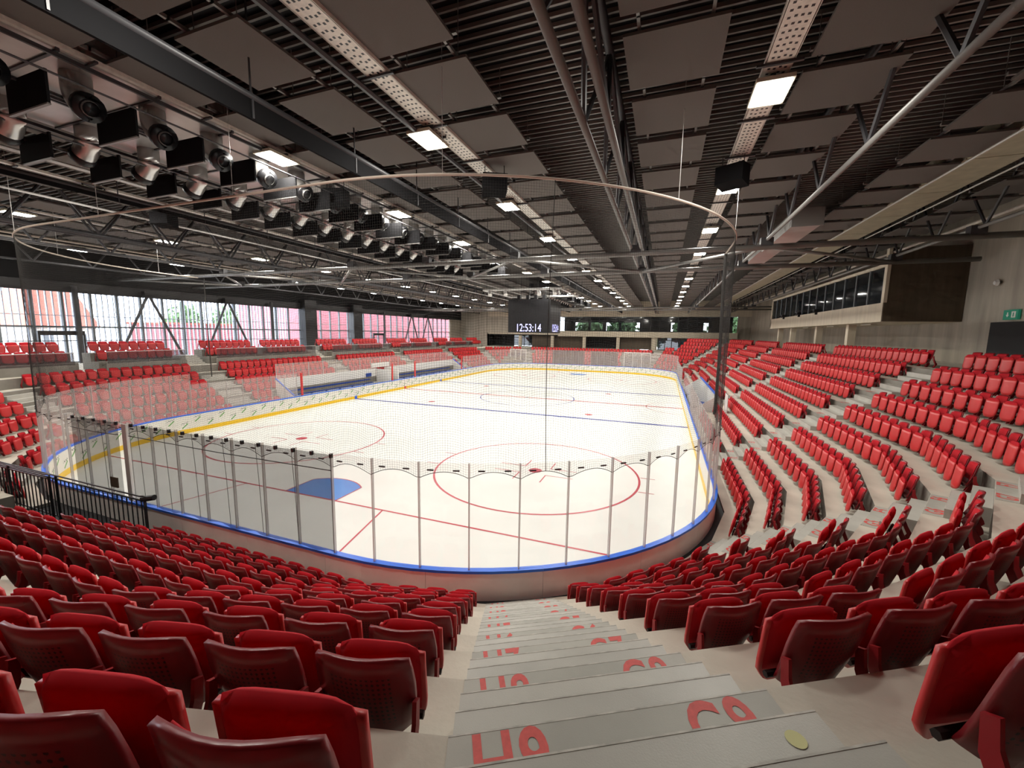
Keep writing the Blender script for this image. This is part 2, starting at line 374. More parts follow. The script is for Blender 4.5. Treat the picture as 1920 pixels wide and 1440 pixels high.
# ------------------------------------------------------------------ safety net at the near end
NETS0, NETS1 = S_NEAR_R-1.6, S_LEFT0+1.6
net = empty('safety_net', (0, -HL, 3.2), 'black safety net hanging above the near end glass from a pale curved rope', 'net')
net.location = (0, 0, 0)
def netpt(s, v):
    p, n = rink(s); u = (s % dp)/dp; zb = 3.10+.16*(1-(2*u-1)**2); z = zb+v*(9.12-zb)
    off = .06+.05*math.sin(s*1.35+v*1.6)*(1-v)*(.3+v)*2+.025*math.sin(s*4.1+v*3)*(1-v)
    q = p+n*off; return (q[0], q[1], z)
def strands(lines, r, name, m, parent):
    V = []; F = []; o = 0
    for P in lines:
        P = np.array(P); T = np.gradient(P, axis=0); T /= np.linalg.norm(T, axis=1)[:, None]
        h = np.where(np.abs(T[:, 2:3]) < .9, np.array([[0, 0, 1.0]]), np.array([[1.0, 0, 0]])); e1 = np.cross(h, T); e1 /= np.linalg.norm(e1, axis=1)[:, None]; e2 = np.cross(T, e1)
        N = len(P); ang = np.array([0, 2.0944, 4.18879])
        R = P[:, None, :]+r*(np.cos(ang)[None, :, None]*e1[:, None, :]+np.sin(ang)[None, :, None]*e2[:, None, :]); V.append(R.reshape(-1, 3))
        i = np.arange(N-1)[:, None]*3+o; k = np.arange(3)[None, :]; kk = (k+1) % 3
        F.append(np.stack([i+k, i+kk, i+3+kk, i+3+k], -1).reshape(-1, 4)); o += N*3
    V = np.concatenate(V); F = np.concatenate(F); me = bpy.data.meshes.new(name)
    me.vertices.add(len(V)); me.vertices.foreach_set('co', V.ravel()); me.loops.add(F.size); me.loops.foreach_set('vertex_index', F.ravel().astype(np.int32))
    me.polygons.add(len(F)); me.polygons.foreach_set('loop_start', np.arange(0, F.size, 4, dtype=np.int32)); me.update(calc_edges=True)
    return put(name, me, MT[m], parent)
CELL = .052
ss = np.arange(NETS0, NETS1, CELL); vv = np.linspace(0, 1, 11)
LN = [[netpt(s, v) for v in vv] for s in ss]
sf = np.arange(NETS0, NETS1, .13)
for v in np.linspace(0, 1, int(5.95/CELL)): LN.append([netpt(s, v) for s in sf])
o = strands(LN, .0018, 'net_mesh', 'net', net); o['kind'] = 'stuff'
MB().tube([netpt(s, 1.0) for s in np.arange(NETS0, NETS1, .4)], .028, 8).build('top_rope', 'rope', net)
MB().tube([netpt(s, 0.0) for s in np.arange(NETS0, NETS1, .1)], .007, 4).build('bottom_cord', 'net', net)
for s, r_e in ((NETS0, .06), (NETS1, .03)): MB().tube([netpt(s, v) for v in np.linspace(0, 1, 12)], r_e, 6).build('edge_cord', 'net', net)
MB().tube([netpt(S_END0-4.6+.04*math.sin(v*4), v) for v in np.linspace(0, 1, 20)], .008, 5).build('seam_cord', 'net', net)
for i in range(int(NETS0/dp)+1, int(NETS1/dp)):
    for a in (-.26, .26):
        p, n = rink(i*dp+a, .09); t = (n[1], -n[0], 0)
        MB().obox((p[0], p[1], 3.30), t, (n[0], n[1], 0), Z3, .07, .012, .014).build('net_tie', 'black', net)
for s in np.arange(NETS0+2, NETS1, 5.2):
    q = netpt(s, 1.0); MB().tube([q, (q[0], q[1], 11.6)], .006, 4).build('hanging_wire', 'alu', net)
# ------------------------------------------------------------------ gauze screens hung on the end glass
def gauze(x0, x1, y, z0, z1, m, label, amp=.02, clips=True):
    e = empty('gauze_screen', (x0, y, z0), label, 'screen')
    xs = np.linspace(x0, x1, int((x1-x0)/.06)); P = [[(x-x0, amp*math.sin(x*9+2*math.sin(x*2.3))*(1-.4*k), (z1-z0)*k+.03*math.sin(x*5)*(1-k)) for k in (0, .3, .6, 1)] for x in xs]
    MB().grid(P).build('gauze_cloth', m, e)
    if clips:
        for x in np.arange(x0+.1, x1, .55): MB().box(x-x0-.03, x-x0+.03, -.03, .03, z1-z0-.06, z1-z0+.03).build('clip', 'black', e)
        for x in np.arange(x0+.4, x1, 1.15):
            b = MB().tube([(x-x0, .03, .02), (x-x0-.06, .04, (z1-z0)*.6), (x-x0-.10, .03, z1-z0)], .006, 5); b.build('fold_line', 'black', e)  # dark folds of the cloth built as thin black cords
        b = MB().tube([(0, -.03, z1-z0-.32), ((x1-x0)/2, -.03, z1-z0-.36), (x1-x0, -.03, z1-z0-.34)], .011, 5); b.build('hem_cord', 'black', e)
    return e
gauze(-1.85, 5.42, -30.16, 1.16, 3.44, 'gauze', 'wide grey gauze screen hanging on the end glass beside the blue crease')
gauze(-4.75, -2.35, -30.16, 1.16, 3.44, 'gauze', 'narrow grey gauze screen on the end glass above the black railing')
gauze(-5.5, -.15, 30.2, 1.16, 3.40, 'gauze_far', 'dark gauze screen on the far end glass below the clock', clips=False)
gauze(1.0, 5.3, 30.2, 1.16, 3.40, 'gauze_far', 'dark gauze screen on the far end glass beside the white gate', clips=False)
MB().box(-2.25, -2.05, -30.14, -30.10, 1.15, 3.42).build('gate_post', 'alu', None, label='bare aluminium gate post between the two grey gauze screens', cat='post')
MB().box(-2.9, -2.55, -30.22, -30.19, 1.5, 1.8).build('notice_sheet', 'brown', None, label='small brown notice sheet stuck on the narrow gauze screen', cat='notice')
# ------------------------------------------------------------------ terraces
C0 = np.array([5.53, 21.53]); D1, DD, Z1, DZ = 8.71, .797, .50, .505
def Dk(k): return D1+DD*(k-1)
def Zk(k): return Z1+DZ*(k-1)
ANG = [(n, 15*i) for i, n in enumerate('S SE15 SE30 SE45 SE60 SE75 E NE75 NE60 NE45 NE30 NE15 N NW15 NW30 NW45 NW60 NW75 W SW75 SW60 SW45 SW30 SW15'.split())]
NS = len(ANG); HALF = math.radians(7.5)
ROWS = {n: (10 if n in ('S', 'E', 'NE75', 'NE60', 'NE45') or n.startswith('SE') else 7 if n == 'NE30' else 6) for n, _ in ANG}
def nrm(a): a = math.radians(a); return np.array([math.sin(a), -math.cos(a)])
def tng(a): a = math.radians(a); return np.array([math.cos(a), math.sin(a)])
def cen(a):
    n = nrm(a); sx = 1 if n[0] >= -1e-9 else -1; sy = 1 if n[1] >= 1e-9 else -1
    return np.array([sx*C0[0], sy*C0[1]])
def vert(i, D):
    """ring vertex between edge i and edge i+1 (counter-clockwise) at offset D"""
    a = ANG[i][1]+7.5; n = nrm(a); c = np.array([math.copysign(C0[0], n[0]), math.copysign(C0[1], n[1])])
    return c+D/math.cos(HALF)*n
def seg_ends(i, D): return vert((i-1) % NS, D), vert(i, D)
def on_edge(i, D, t):
    """point on edge i at offset D, coordinate t along the tangent measured from the foot of the corner centre (corners) or absolute (straights)"""
    nm, a = ANG[i]; n, tt = nrm(a), tng(a)
    if nm in ('S', 'N'): return np.array([t*tt[0], 0])+np.array([0, C0[1]*np.sign(n[1])])+n*D
    if nm in ('E', 'W'): return np.array([0, t*tt[1]])+np.array([C0[0]*np.sign(n[0]), 0])+n*D
    return cen(a)+n*D+tt*t
def t_range(i, D):
    nm, a = ANG[i]; p, q = seg_ends(i, D); tt = tng(a)
    if nm in ('S', 'N', 'E', 'W'): o_ = np.zeros(2)
    else: o_ = cen(a)
    return float((p-o_)@tt), float((q-o_)@tt)
def stand_name(nm):
    base = {'S': 'near end', 'E': 'long side below the press box', 'N': 'far end', 'W': 'long side below the window gallery'}
    if nm in base: return base[nm]
    side = {'SE': 'near corner around the painted stairs', 'NE': 'far corner by the glass doors', 'NW': 'far corner by the clock', 'SW': 'near corner under the gallery'}[nm[:2]]
    return side+', %s bay from the goal end' % ['first', 'second', 'third', 'fourth', 'fifth'][int(nm[2:])//15-1]
VOM = (-6.2, .05)      # walk-in opening in the near end stand
def TCUT(nm, k):
    """stretch (absolute x or y) of a straight stand where row k is left out"""
    if nm == 'S' and k <= 5: return VOM
    if nm == 'W' and k <= 2: return (-14.5, 14.5)
    if nm == 'E' and k <= 2: return (-6.7, 6.7)
    return None
for i, (nm, a) in enumerate(ANG):
    st = empty('floor_terrace', (0, 0, 0), 'stepped concrete terrace at the '+stand_name(nm), None, None, 'structure')
    for k in range(1, ROWS[nm]+1):
        p0, p1 = seg_ends(i, Dk(k)); q0, q1 = seg_ends(i, Dk(k+1)); z = Zk(k); zb = z-DZ if k > 1 else .35
        spans = [(p0, p1, q0, q1)]
        if nm == 'S': zb = .35
        cut = TCUT(nm, k)
        if cut:
            ax_ = 0 if nm in ('S', 'N') else 1; lo_c, hi_c = (cut[0], cut[1]) if tng(a)[ax_] > 0 else (cut[1], cut[0])
            def at_(p, v): p = p.copy(); p[ax_] = v; return p
            spans = [(p0, at_(p0, lo_c), q0, at_(q0, lo_c)), (at_(p1, hi_c), p1, at_(q1, hi_c), q1)]
        for (a0, a1, b0, b1) in spans:
            b = MB(); b.hexa([(*a0, zb-.05), (*a1, zb-.05), (*b1, zb-.05), (*b0, zb-.05)], [(*a0, z), (*a1, z), (*b1, z), (*b0, z)])
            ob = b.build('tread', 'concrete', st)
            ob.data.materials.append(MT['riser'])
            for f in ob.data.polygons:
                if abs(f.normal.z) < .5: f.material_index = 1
# ------------------------------------------------------------------ stairs with painted row marks
def glyph_mesh(txt, size):
    cu = bpy.data.curves.new('glyph', 'FONT'); cu.body = txt; cu.size = size; cu.align_x = 'CENTER'; cu.offset = 0.007; cu.space_character = 1.12; cu.resolution_u = 4
    ob = bpy.data.objects.new('glyph_tmp', cu); COL.objects.link(ob)
    dg = bpy.context.evaluated_depsgraph_get(); me = bpy.data.meshes.new_from_object(ob.evaluated_get(dg))
    bpy.data.objects.remove(ob)
    ys_ = [v.co.y for v in me.vertices]; xs_ = [v.co.x for v in me.vertices]; y0_, y1_ = min(ys_), max(ys_); xm_ = (min(xs_)+max(xs_))/2
    for v in me.vertices: v.co = ((v.co.x-xm_)*.80, (v.co.y-y0_)/(y1_-y0_)*.255, 0)
    return me
GLY = {}
def glyph(txt, size):
    if (txt, size) not in GLY:
        GLY[(txt, size)] = glyph_mesh(txt, size); GLY[(txt, size)].materials.clear(); GLY[(txt, size)].materials.append(MT['rowpaint'])
    return GLY[(txt, size)]
AISLES = []   # (edge index, t-centre function, half width, letters left/right seen going down, rows)
def ai(nm): return [q[0] for q in ANG].index(nm)
AISLES.append((ai('SE30'), lambda k: -Dk(k)*math.tan(HALF)+.73, .72, ('H', 'G')))
AISLES.append((ai('SE60'), lambda k: Dk(k)*math.tan(HALF)-.73, .72, ('G', 'F')))
AISLES.append((ai('E'), lambda k: -17.25, .80, ('F', 'E')))
AISLES.append((ai('E'), lambda k: -5.7, .80, ('E', 'D')))
AISLES.append((ai('E'), lambda k: 5.7, .80, None))
AISLES.append((ai('E'), lambda k: 17.25, .80, None))
AISLES.append((ai('NE60'), lambda k: -Dk(k)*math.tan(HALF)+.73, .72, None))
AISLES.append((ai('NE30'), lambda k: Dk(k)*math.tan(HALF)-.73, .72, None))
AISLES.append((ai('NW30'), lambda k: -Dk(k)*math.tan(HALF)+.73, .72, None))
AISLES.append((ai('NW60'), lambda k: Dk(k)*math.tan(HALF)-.73, .72, None))
for tt_ in (17.25, 5.7, -5.7, -17.25): AISLES.append((ai('W'), lambda k, q=tt_: q, .80, None))
AISLES.append((ai('SW60'), lambda k: -Dk(k)*math.tan(HALF)+.73, .72, None))
AISLES.append((ai('SW30'), lambda k: Dk(k)*math.tan(HALF)-.73, .72, None))
STAIRLAB = ['painted H and G, leading down from the camera', 'painted G and F in the near corner', 'painted F and E beside the press box stand', 'between the E and D seat blocks',
            'past the middle of the press box stand', 'at the far part of the press box stand', 'in the far corner under the press box', 'in the far corner by the glass doors', 'in the far corner below the clock', 'in the far corner beside the windows',
            'below the gallery, nearest the white benches', 'below the gallery behind the team benches', 'below the gallery behind the far bench', 'below the gallery at the far window end', 'in the near corner below the gallery', 'in the near corner beyond the railing']
for n_, (i, tc, hw, let) in enumerate(AISLES):
    nm, a = ANG[i]; nrow = ROWS[nm]; a3 = math.radians(a)
    st = empty('stair_flight', (*on_edge(i, Dk(1), tc(1)), Zk(1)), 'pale concrete stair flight '+STAIRLAB[n_], 'stairs')
    org = np.array([*on_edge(i, Dk(1), tc(1)), Zk(1)])
    for k in range(3 if (TCUT(nm, 2) and nm in ('E', 'W') and abs(tc(1)) < 6) else 1, nrow+1):
        for j in (1, 2):
            if k == nrow: continue
            f0 = Dk(k+1)-DD*(3-j)/3; f1 = Dk(k+1) if j == 2 else Dk(k+1); fr0 = k+(j)/3
            zt = Zk(k)+DZ*j/3
            b = MB(); lo = []; hi = []
            for (d_, kk, sg) in ((f0, fr0, -1), (f0, fr0, 1), (f1, k+1, 1), (f1, k+1, -1)):
                p = on_edge(i, d_, tc(kk)+sg*hw); lo.append((p[0]-org[0], p[1]-org[1], Zk(k)+(0 if j == 1 else DZ/3)-org[2])); hi.append((p[0]-org[0], p[1]-org[1], zt-org[2]))
            b.hexa(lo, hi); sp_ = b.build('step', 'step', st)
            b = MB(); h0, h1 = np.array(hi[0]), np.array(hi[1]); w_ = (np.array(hi[3])-h0)*(.008/np.linalg.norm(np.array(hi[3])-h0))
            b.hexa([h0-Z3*.006+w_*0, h1-Z3*.006+w_*0, h1-Z3*.006+w_, h0-Z3*.006+w_], [h0+Z3*.0015+w_*0, h1+Z3*.0015+w_*0, h1+Z3*.0015+w_, h0+Z3*.0015+w_]); b.build('worn_lit_nosing', 'nosing', sp_)
        # painted surface of the row landing
        b = MB(); lo = []; hi = []
        for (d_, kk, sg) in ((Dk(k)+.004, k, -1), (Dk(k)+.004, k, 1), (Dk(k)+DD/3, k+1/3, 1), (Dk(k)+DD/3, k+1/3, -1)):
            p = on_edge(i, d_, tc(kk)+sg*hw); lo.append((p[0]-org[0], p[1]-org[1], Zk(k)-.002-org[2])); hi.append((p[0]-org[0], p[1]-org[1], Zk(k)+.004-org[2]))
        b.hexa(lo, hi); ld_ = b.build('landing', 'landing', st)
        b = MB(); h0, h1 = np.array(hi[0]), np.array(hi[1]); w_ = (np.array(hi[3])-h0)*(.008/np.linalg.norm(np.array(hi[3])-h0))
        b.hexa([h0-Z3*.004+w_*0, h1-Z3*.004+w_*0, h1-Z3*.004+w_, h0-Z3*.004+w_], [h0+Z3*.001+w_*0, h1+Z3*.001+w_*0, h1+Z3*.001+w_, h0+Z3*.001+w_]); b.build('worn_lit_nosing', 'nosing', ld_)
        if let:
            for q, (sg, L) in enumerate(zip((-1, 1), let)):
                g = put('painted_row_mark', glyph('%s%d' % (L, k), .30), None, st)
                p = on_edge(i, Dk(k)+.268, tc(k+.3)+sg*(hw-.27)); g.location = (p[0]-org[0], p[1]-org[1], Zk(k)+.006-org[2])
                g.rotation_euler = (0, 0, a3)
    if n_ == 0:
        p = on_edge(i, Dk(9)+DD*.45, tc(9.45)+hw-.16)
        MB().add([(p[0]-org[0]+.035*math.cos(q), p[1]-org[1]+.035*math.sin(q), Zk(9)+DZ/3+.003-org[2]) for q in np.linspace(0, 6.28, 20, endpoint=False)], [tuple(range(20))]).build('yellow_dot', 'dot', st, label='pale yellow dot')
# ------------------------------------------------------------------ seats
def backrest_mesh():
    P, Q = [], []
    for v in np.linspace(0, 1, 7):
        w = .190+.038*math.sin(min(1, v*1.5)*math.pi/2)-.014*max(0, v-.7)/.3; rp, rq = [], []
        for u in np.linspace(-1, 1, 9):
            z = .17+.53*v-.022*abs(u)**4*(v > .9)+.07*(abs(u)**2)*(1-v)**2; y = .035-.10*v+.055*u*u+.03*(1-v)**3; x = u*w
            rp.append((x, y+.013, z)); rq.append((x, y-.013, z))
        P.append(rp); Q.append(rq)
    return MB().sheet(P, Q).mesh('backrest', True)
def pad_mesh():
    P, Q = [], []
    for v in np.linspace(0, 1, 6):
        rp, rq = [], []
        for u in np.linspace(-1, 1, 7):
            vb = .30+.66*v; w = .200-.015*(v > .9); y = .035-.10*vb+.055*u*u+.03*(1-vb)**3+.013; z = .17+.53*vb-.02*abs(u)**4*(v > .9); e = (1-abs(u)**6)*(1-abs(2*v-1)**6)
            rp.append((u*w, y+.006+.028*e, z)); rq.append((u*w, y, z))
        P.append(rp); Q.append(rq)
    return MB().sheet(P, Q).mesh('back_pad', True)
def pan_mesh():
    P, Q = [], []
    for v in np.linspace(0, 1, 7):
        w = .180+.045*math.sin(min(1, v*4)*math.pi/2); rp, rq = [], []
        for u in np.linspace(-1, 1, 9):
            z = .11+.44*v+.045*u**4*(1-v)**2; y = .225-.045*v+.035*(1-u*u)*(.35+.65*(1-v)); x = u*w
            rp.append((x, y+.01, z)); rq.append((x, y-.018, z))
        P.append(rp); Q.append(rq)
    return MB().sheet(P, Q).mesh('seat_pan', True)
def cushion_mesh():
    P, Q = [], []
    for v in np.linspace(0, 1, 8):
        rp, rq = [], []
        for u in np.linspace(-1, 1, 9):
            w = .210-.02*max(0, v-.8)/.2; e = (1-abs(u)**5)*(1-max(0, (v-.72)/.28)**3*.75)*(.25+.75*min(1, v*1.6)); zt = .22+.385*v-.03*abs(u)**5*(v > .7)*(v-.7)/.3; y = .218-.045*v; x = u*w
            rp.append((x, y, zt)); rq.append((x, y-.012-.055*e, zt+.012*(v > .8)))
        P.append(rp); Q.append(rq)
    return MB().sheet(P, Q).mesh('cushion', True)
def leg_mesh():
    prof = [(.0, .46), (.045, .44), (.035, .31), (-.015, .20), (-.045, .14), (-.02, .09), (.015, 0), (-.055, 0), (-.085, .075), (-.118, .12), (-.105, .17), (-.05, .27), (-.012, .36)]
    return MB().prism(prof, (0, 0, 0), Y3, Z3, X3, .02).mesh('leg')
SM = {'backrest': backrest_mesh(), 'seat_pan': pan_mesh(), 'cushion': cushion_mesh(), 'back_pad': pad_mesh(), 'leg': leg_mesh(), 'hinge_bar': MB().tube([(-.225, .15, .24), (.225, .15, .24)], .02, 6).mesh('hinge_bar')}
for k, m in (('backrest', 'shell'), ('seat_pan', 'pan'), ('cushion', 'cushion'), ('back_pad', 'cushion'), ('leg', 'leg'), ('hinge_bar', 'hinge')): SM[k].materials.append(MT[m])
PITCH, SOFF = .53, .175
SEATS = []   # (pos, yaw, block, row, index from stairs)
def free_spans(i, k, D):
    lo, hi = t_range(i, D); cuts = []
    for (j, tc, hw, let) in AISLES:
        if j == i: c = tc(k+.6); cuts.append((c-hw-.18, c+hw+.22))
    nm = ANG[i][0]
    c_ = TCUT(nm, k)
    if c_: cuts.append((c_[0]-.12, c_[1]+.12))
    out = []; x = lo
    for c0, c1 in sorted(cuts):
        if c0 > x: out.append((x, min(c0, hi)))
        x = max(x, c1)
    if x < hi: out.append((x, hi))
    return out, lo, hi
for i, (nm, a) in enumerate(ANG):
    for k in range(1, ROWS[nm]+1):
        Ds = Dk(k+1)-SOFF; spans, lo, hi = free_spans(i, k, Ds)
        for bi, (t0, t1) in enumerate(spans):
            # seats keep a small clearance at polygon corners
            c0 = .02 if abs(t0-lo) < 1e-6 else .0; c1 = .02 if abs(t1-hi) < 1e-6 else .0
            if nm in ('SE15', 'SW75', 'NE75', 'NW15'): c1 = .13
            if nm in ('SE75', 'NE15', 'SW15', 'NW75'): c0 = .20
            L = t1-c1-t0-c0; n = int((L+.02)/PITCH)
            if n < 1: continue
            from_right = abs(t1-hi) > 1e-6 or nm in ('S', 'SE15', 'SW75', 'NE75', 'NW15')
            slack = L-n*PITCH
            for q in range(n):
                t = t0+c0+(q+.5)*L/n if n >= 4 else t0+c0+(q+.5)*PITCH+(slack if from_right and abs(t0-lo) < 1e-6 else (slack/2 if (from_right or (c0 == .02 and c1 == .02)) else 0))
                p = on_edge(i, Ds, t)
                if nm[0] == 'N' and k <= 5 and (5.6 < p[0] < 10.9 or -13.7 < p[0] < -9.9): continue
                SEATS.append((np.array([p[0], p[1], Zk(k)]), math.radians(a), nm, k, bi, (n-1-q) if from_right else q))
# gallery rows on the window side
GAL = [(-27.9, -23.7), (-22.5, -18.4), (-16.1, -12.1), (-11.1, -7.0), (-4.9, -.8), (.3, 4.4), (6.4, 10.5), (11.6, 15.7), (17.8, 21.9), (23.0, 27.1), (29., 33.)]
iW = ai('W')
for k in (8, 9):
    for bi, (y0, y1) in enumerate(GAL):
        for q in range(8):
            p = on_edge(iW, Dk(k+1)-SOFF, 0); SEATS.append((np.array([p[0], y0+(q+.5)*.512, Zk(k)]), math.radians(270), 'GAL', k, bi, q))
def seat_rank(s):
    z, x, y = visible_depth(s[0]+np.array([0, 0, .6]))
    if z < 0 or x < -120 or x > 2040 or y > 1640: return 1e4+np.linalg.norm(s[0]-CAMP)
    return z
SEATS.sort(key=seat_rank)
NEAR_SEATS, FAR_SEATS = SEATS[:300], SEATS[300:]
TENS = ['', '', 'twenty', 'thirty', 'forty']
def ordn(i):
    n = i+1
    if n <= 20: return ORD[i]
    if n % 10 == 0: return {30: 'thirtieth', 40: 'fortieth'}.get(n, '%dth' % n)
    return TENS[n//10]+'-'+ORD[n % 10-1]
def seat_label(nm, k, bi, q):
    where = {('SE15', 0): 'block H, %s from the H stairs', ('SE30', 0): 'block G, %s from the H stairs', ('SE45', 0): 'the middle of block G, %s along', ('SE60', 0): 'block G, %s from the F stairs', ('SE75', 0): 'block F, %s from the G stairs',
             ('S', 1): 'block H behind the goal, %s from its bend', ('S', 0): 'the end block past the railing, %s along', ('E', 0): 'block F by the side boards, %s from the E stairs',
             ('E', 1): 'block E, %s from the D stairs', ('E', 2): 'block D, %s along'}.get((nm, bi))
    if nm == 'S' and k > 5: where = 'block H behind the railing, %s from its bend'
    if where is None: where = ('the gallery side' if nm == 'W' else 'the gallery corner' if nm[:2] == 'SW' else 'the '+nm[:1].lower()+' stand')+', %s along'+(' its '+ordn(int(nm[2:] or 0)//15+bi)+' bay')
    return 'red seat, '+ordn(k-1)+' row of '+where % ordn(q)
for (p, a, nm, k, bi, q) in NEAR_SEATS:
    lab = seat_label(nm, k, bi, q)
    e = empty('folding_seat', p, lab, 'seat', 'red folding seats in the stands'); e.rotation_euler = (0, 0, a)
    for part in ('backrest', 'seat_pan', 'leg', 'hinge_bar'):
        o = bpy.data.objects.new(part, SM[part]); COL.objects.link(o); o.parent = e
        if part == 'leg':
            o.location = (-.232, 0, 0); o2 = bpy.data.objects.new(part, SM[part]); COL.objects.link(o2); o2.parent = e; o2.location = (.232, 0, 0)
        if part == 'backrest': c = bpy.data.objects.new('back_pad', SM['back_pad']); COL.objects.link(c); c.parent = o
        if part == 'seat_pan':
            c = bpy.data.objects.new('cushion', SM['cushion']); COL.objects.link(c); c.parent = o
# all further seats as one mesh
def far_seat_arrays():
    V, F, MI = [], [], []; o = 0
    idx = {'backrest': 0, 'seat_pan': 1, 'cushion': 2, 'leg': 3, 'hinge_bar': 4, 'back_pad': 2}
    for key, dx in (('backrest', 0), ('seat_pan', 0), ('cushion', 0), ('back_pad', 0), ('leg', -.232), ('leg', .232)):
        me = SM[key]; co = np.empty(len(me.vertices)*3); me.vertices.foreach_get('co', co); co = co.reshape(-1, 3).copy(); co[:, 0] += dx; V.append(co)
        for f in me.polygons: F.append([v+o for v in f.vertices]); MI.append(idx[key])
        o += len(co)
    return np.concatenate(V), F, MI
SV, SF, SMI = far_seat_arrays()
VV, LI, LS, MI = [], [], [], []; off = 0; lo_ = 0
fl = np.array([len(f) for f in SF]); fi = np.concatenate([np.array(f) for f in SF]); ls = np.concatenate([[0], np.cumsum(fl)[:-1]])
for (p, a, *_r_) in FAR_SEATS:
    ca, sa = math.cos(a), math.sin(a); R = np.array([[ca, -sa, 0], [sa, ca, 0], [0, 0, 1]])
    VV.append(SV@R.T+p); LI.append(fi+off); LS.append(ls+lo_); MI.append(SMI); off += len(SV); lo_ += len(fi)
me = bpy.data.meshes.new('seat_mass'); VV = np.concatenate(VV); LI = np.concatenate(LI); LS = np.concatenate(LS)
me.vertices.add(len(VV)); me.vertices.foreach_set('co', VV.ravel()); me.loops.add(len(LI)); me.loops.foreach_set('vertex_index', LI.astype(np.int32))
me.polygons.add(len(LS)); me.polygons.foreach_set('loop_start', LS.astype(np.int32))
for m in ('shell', 'pan', 'cushion', 'leg', 'hinge'): me.materials.append(MT[m])
me.polygons.foreach_set('material_index', np.concatenate(MI).astype(np.int32)); me.update(calc_edges=True)
me.polygons.foreach_set('use_smooth', [True]*len(me.polygons))
put('seat_mass', me, label='remaining rows of red folding seats in the distant stands', cat='seats', kind='stuff')
print('SEATS', len(SEATS), len(VV))
# ------------------------------------------------------------------ building shell
XL, XR, YN0, YF, ZD = -28.0, 25.4, -43.0, 40.0, 12.2
def slab(name, m, x0, x1, y0, y1, z0, z1, label=None, parent=None, kind='structure'):
    o = MB().box(x0, x1, y0, y1, z0, z1).build(name, m, parent)
    if parent is None: tag(o, label, None, None, kind)
    return o
# concourse floors behind the rows
z10 = Zk(10)
xE = C0[0]+Dk(11); yS = -(C0[1]+Dk(11))
conc = empty('floor_concourse', (0, 0, 0), 'concrete concourse floor behind the upper seat rows', None, None, 'structure')
zN = Zk(7)
def clampxy(p): return (min(max(p[0], XL), XR), min(max(p[1], YN0), YF+4))
for i, (nm, a) in enumerate(ANG):
    nr = ROWS[nm]; z = z10 if nr == 10 else zN; D_ = Dk(nr+1); p, q = seg_ends(i, D_); n = nrm(a)
    P, Q = clampxy(p+(p-cen(a))/np.linalg.norm(p-cen(a))*26), clampxy(q+(q-cen(a))/np.linalg.norm(q-cen(a))*26)
    if nm in ('S', 'N'): P, Q = (p[0]+(P[0]-p[0])*.35, P[1]), (q[0]+(Q[0]-q[0])*.35, Q[1])
    MB().add([(*p, z), (*q, z), (*Q, z), (*P, z)], [(0, 3, 2, 1)]).build('floor_slab', 'concrete', conc)
    if nr < 10 and nr == 6: MB().add([(*p, zN-DZ-.1), (*q, zN-DZ-.1), (*q, zN), (*p, zN)], [(0, 1, 2, 3)]).build('top_riser', 'riser', conc)
slab('floor_base', 'rubber', XL, XR, YN0, YF+6, -.6, -.05, 'dark base floor under the stands')
# walk-in opening: side walls
slab('wall_near', 'wall', XL, XR, YN0-.3, YN0, 0, ZD, 'concrete end wall behind the camera')
wr = slab('wall_right', 'wall', XR, XR+.3, YN0, YF+6, 0, ZD, 'board-marked concrete wall above the top rows of the long stand')
slab('wall_left', 'deck', XL-.3, XL, YN0, YF+6, 8.65, ZD, 'dark upper wall above the long window band')
slab('wall_left_lower', 'wall', XL-.3, XL, YN0, YF+6, 0, 3.56, 'concrete sill wall under the long window band')
slab('wall_left_near', 'dark', XL-.3, XL, YN0, -33, 3.56, 8.65, 'dark wall at the near end of the window band')
slab('wall_left_far', 'wall', XL-.3, XL, 35.2, YF+6, 3.56, 8.65, 'concrete wall at the far end of the window band')
# far end wall
wf = empty('wall_far', (0, 0, 0), 'concrete wall of the far end with gallery and entrance openings', None, None, 'structure')
for (x0, x1, z0, z1, m) in ((XL, -21.8, 0, ZD, 'wall'), (-21.8, XR, 9.4, ZD, 'wallpale'), (-21.8, -7, 6.15, 9.4, 'wall'), (23.4, XR, 0, 9.4, 'wall'), (16.9, 23.4, 0, 5.75, 'wall'), (-21.8, 16.9, 0, zN, 'wall'), (10.0, 11.0, zN, 5.75, 'wall')):
    MB().box(x0, x1, YF, YF+.4, z0, z1).build('wall_piece', m, wf)
MB().box(-7.05, 23.5, YF-.35, YF+.4, 5.72, 6.72).build('fascia', 'wallpale', wf)
MB().box(-21.8, -7.05, YF-.05, YF+.4, 5.95, 6.2).build('lintel', 'wallpale', wf)
for x in (-14.8, -8.2, -2.0, 4.2, 10.4): MB().box(x-.28, x+.28, YF-.1, YF+.4, zN, 5.75).build('column', 'wallpale', wf)
MB().box(-21.8, -17.45, YF+3.6, YF+3.8, zN, 5.95).build('recess_wall', 'dark', wf); MB().box(-12.85, 10, YF+3.6, YF+3.8, zN, 5.95).build('recess_wall', 'dark', wf)
MB().box(-22.0, -21.8, YF, YF+3.8, zN, 6.2).build('recess_side', 'dark', wf)
MB().box(-12.7, -2.3, YF+1.2, YF+1.3, zN, 5.75).build('brown_panel', 'brown', wf)
MB().box(4.5, 10.1, YF+1.2, YF+1.3, zN, 5.75).build('brown_panel', 'brown', wf)
MB().box(-21.8, 23.4, YF+.4, YF+6, 5.75, 5.95).build('gallery_slab', 'dark', wf)
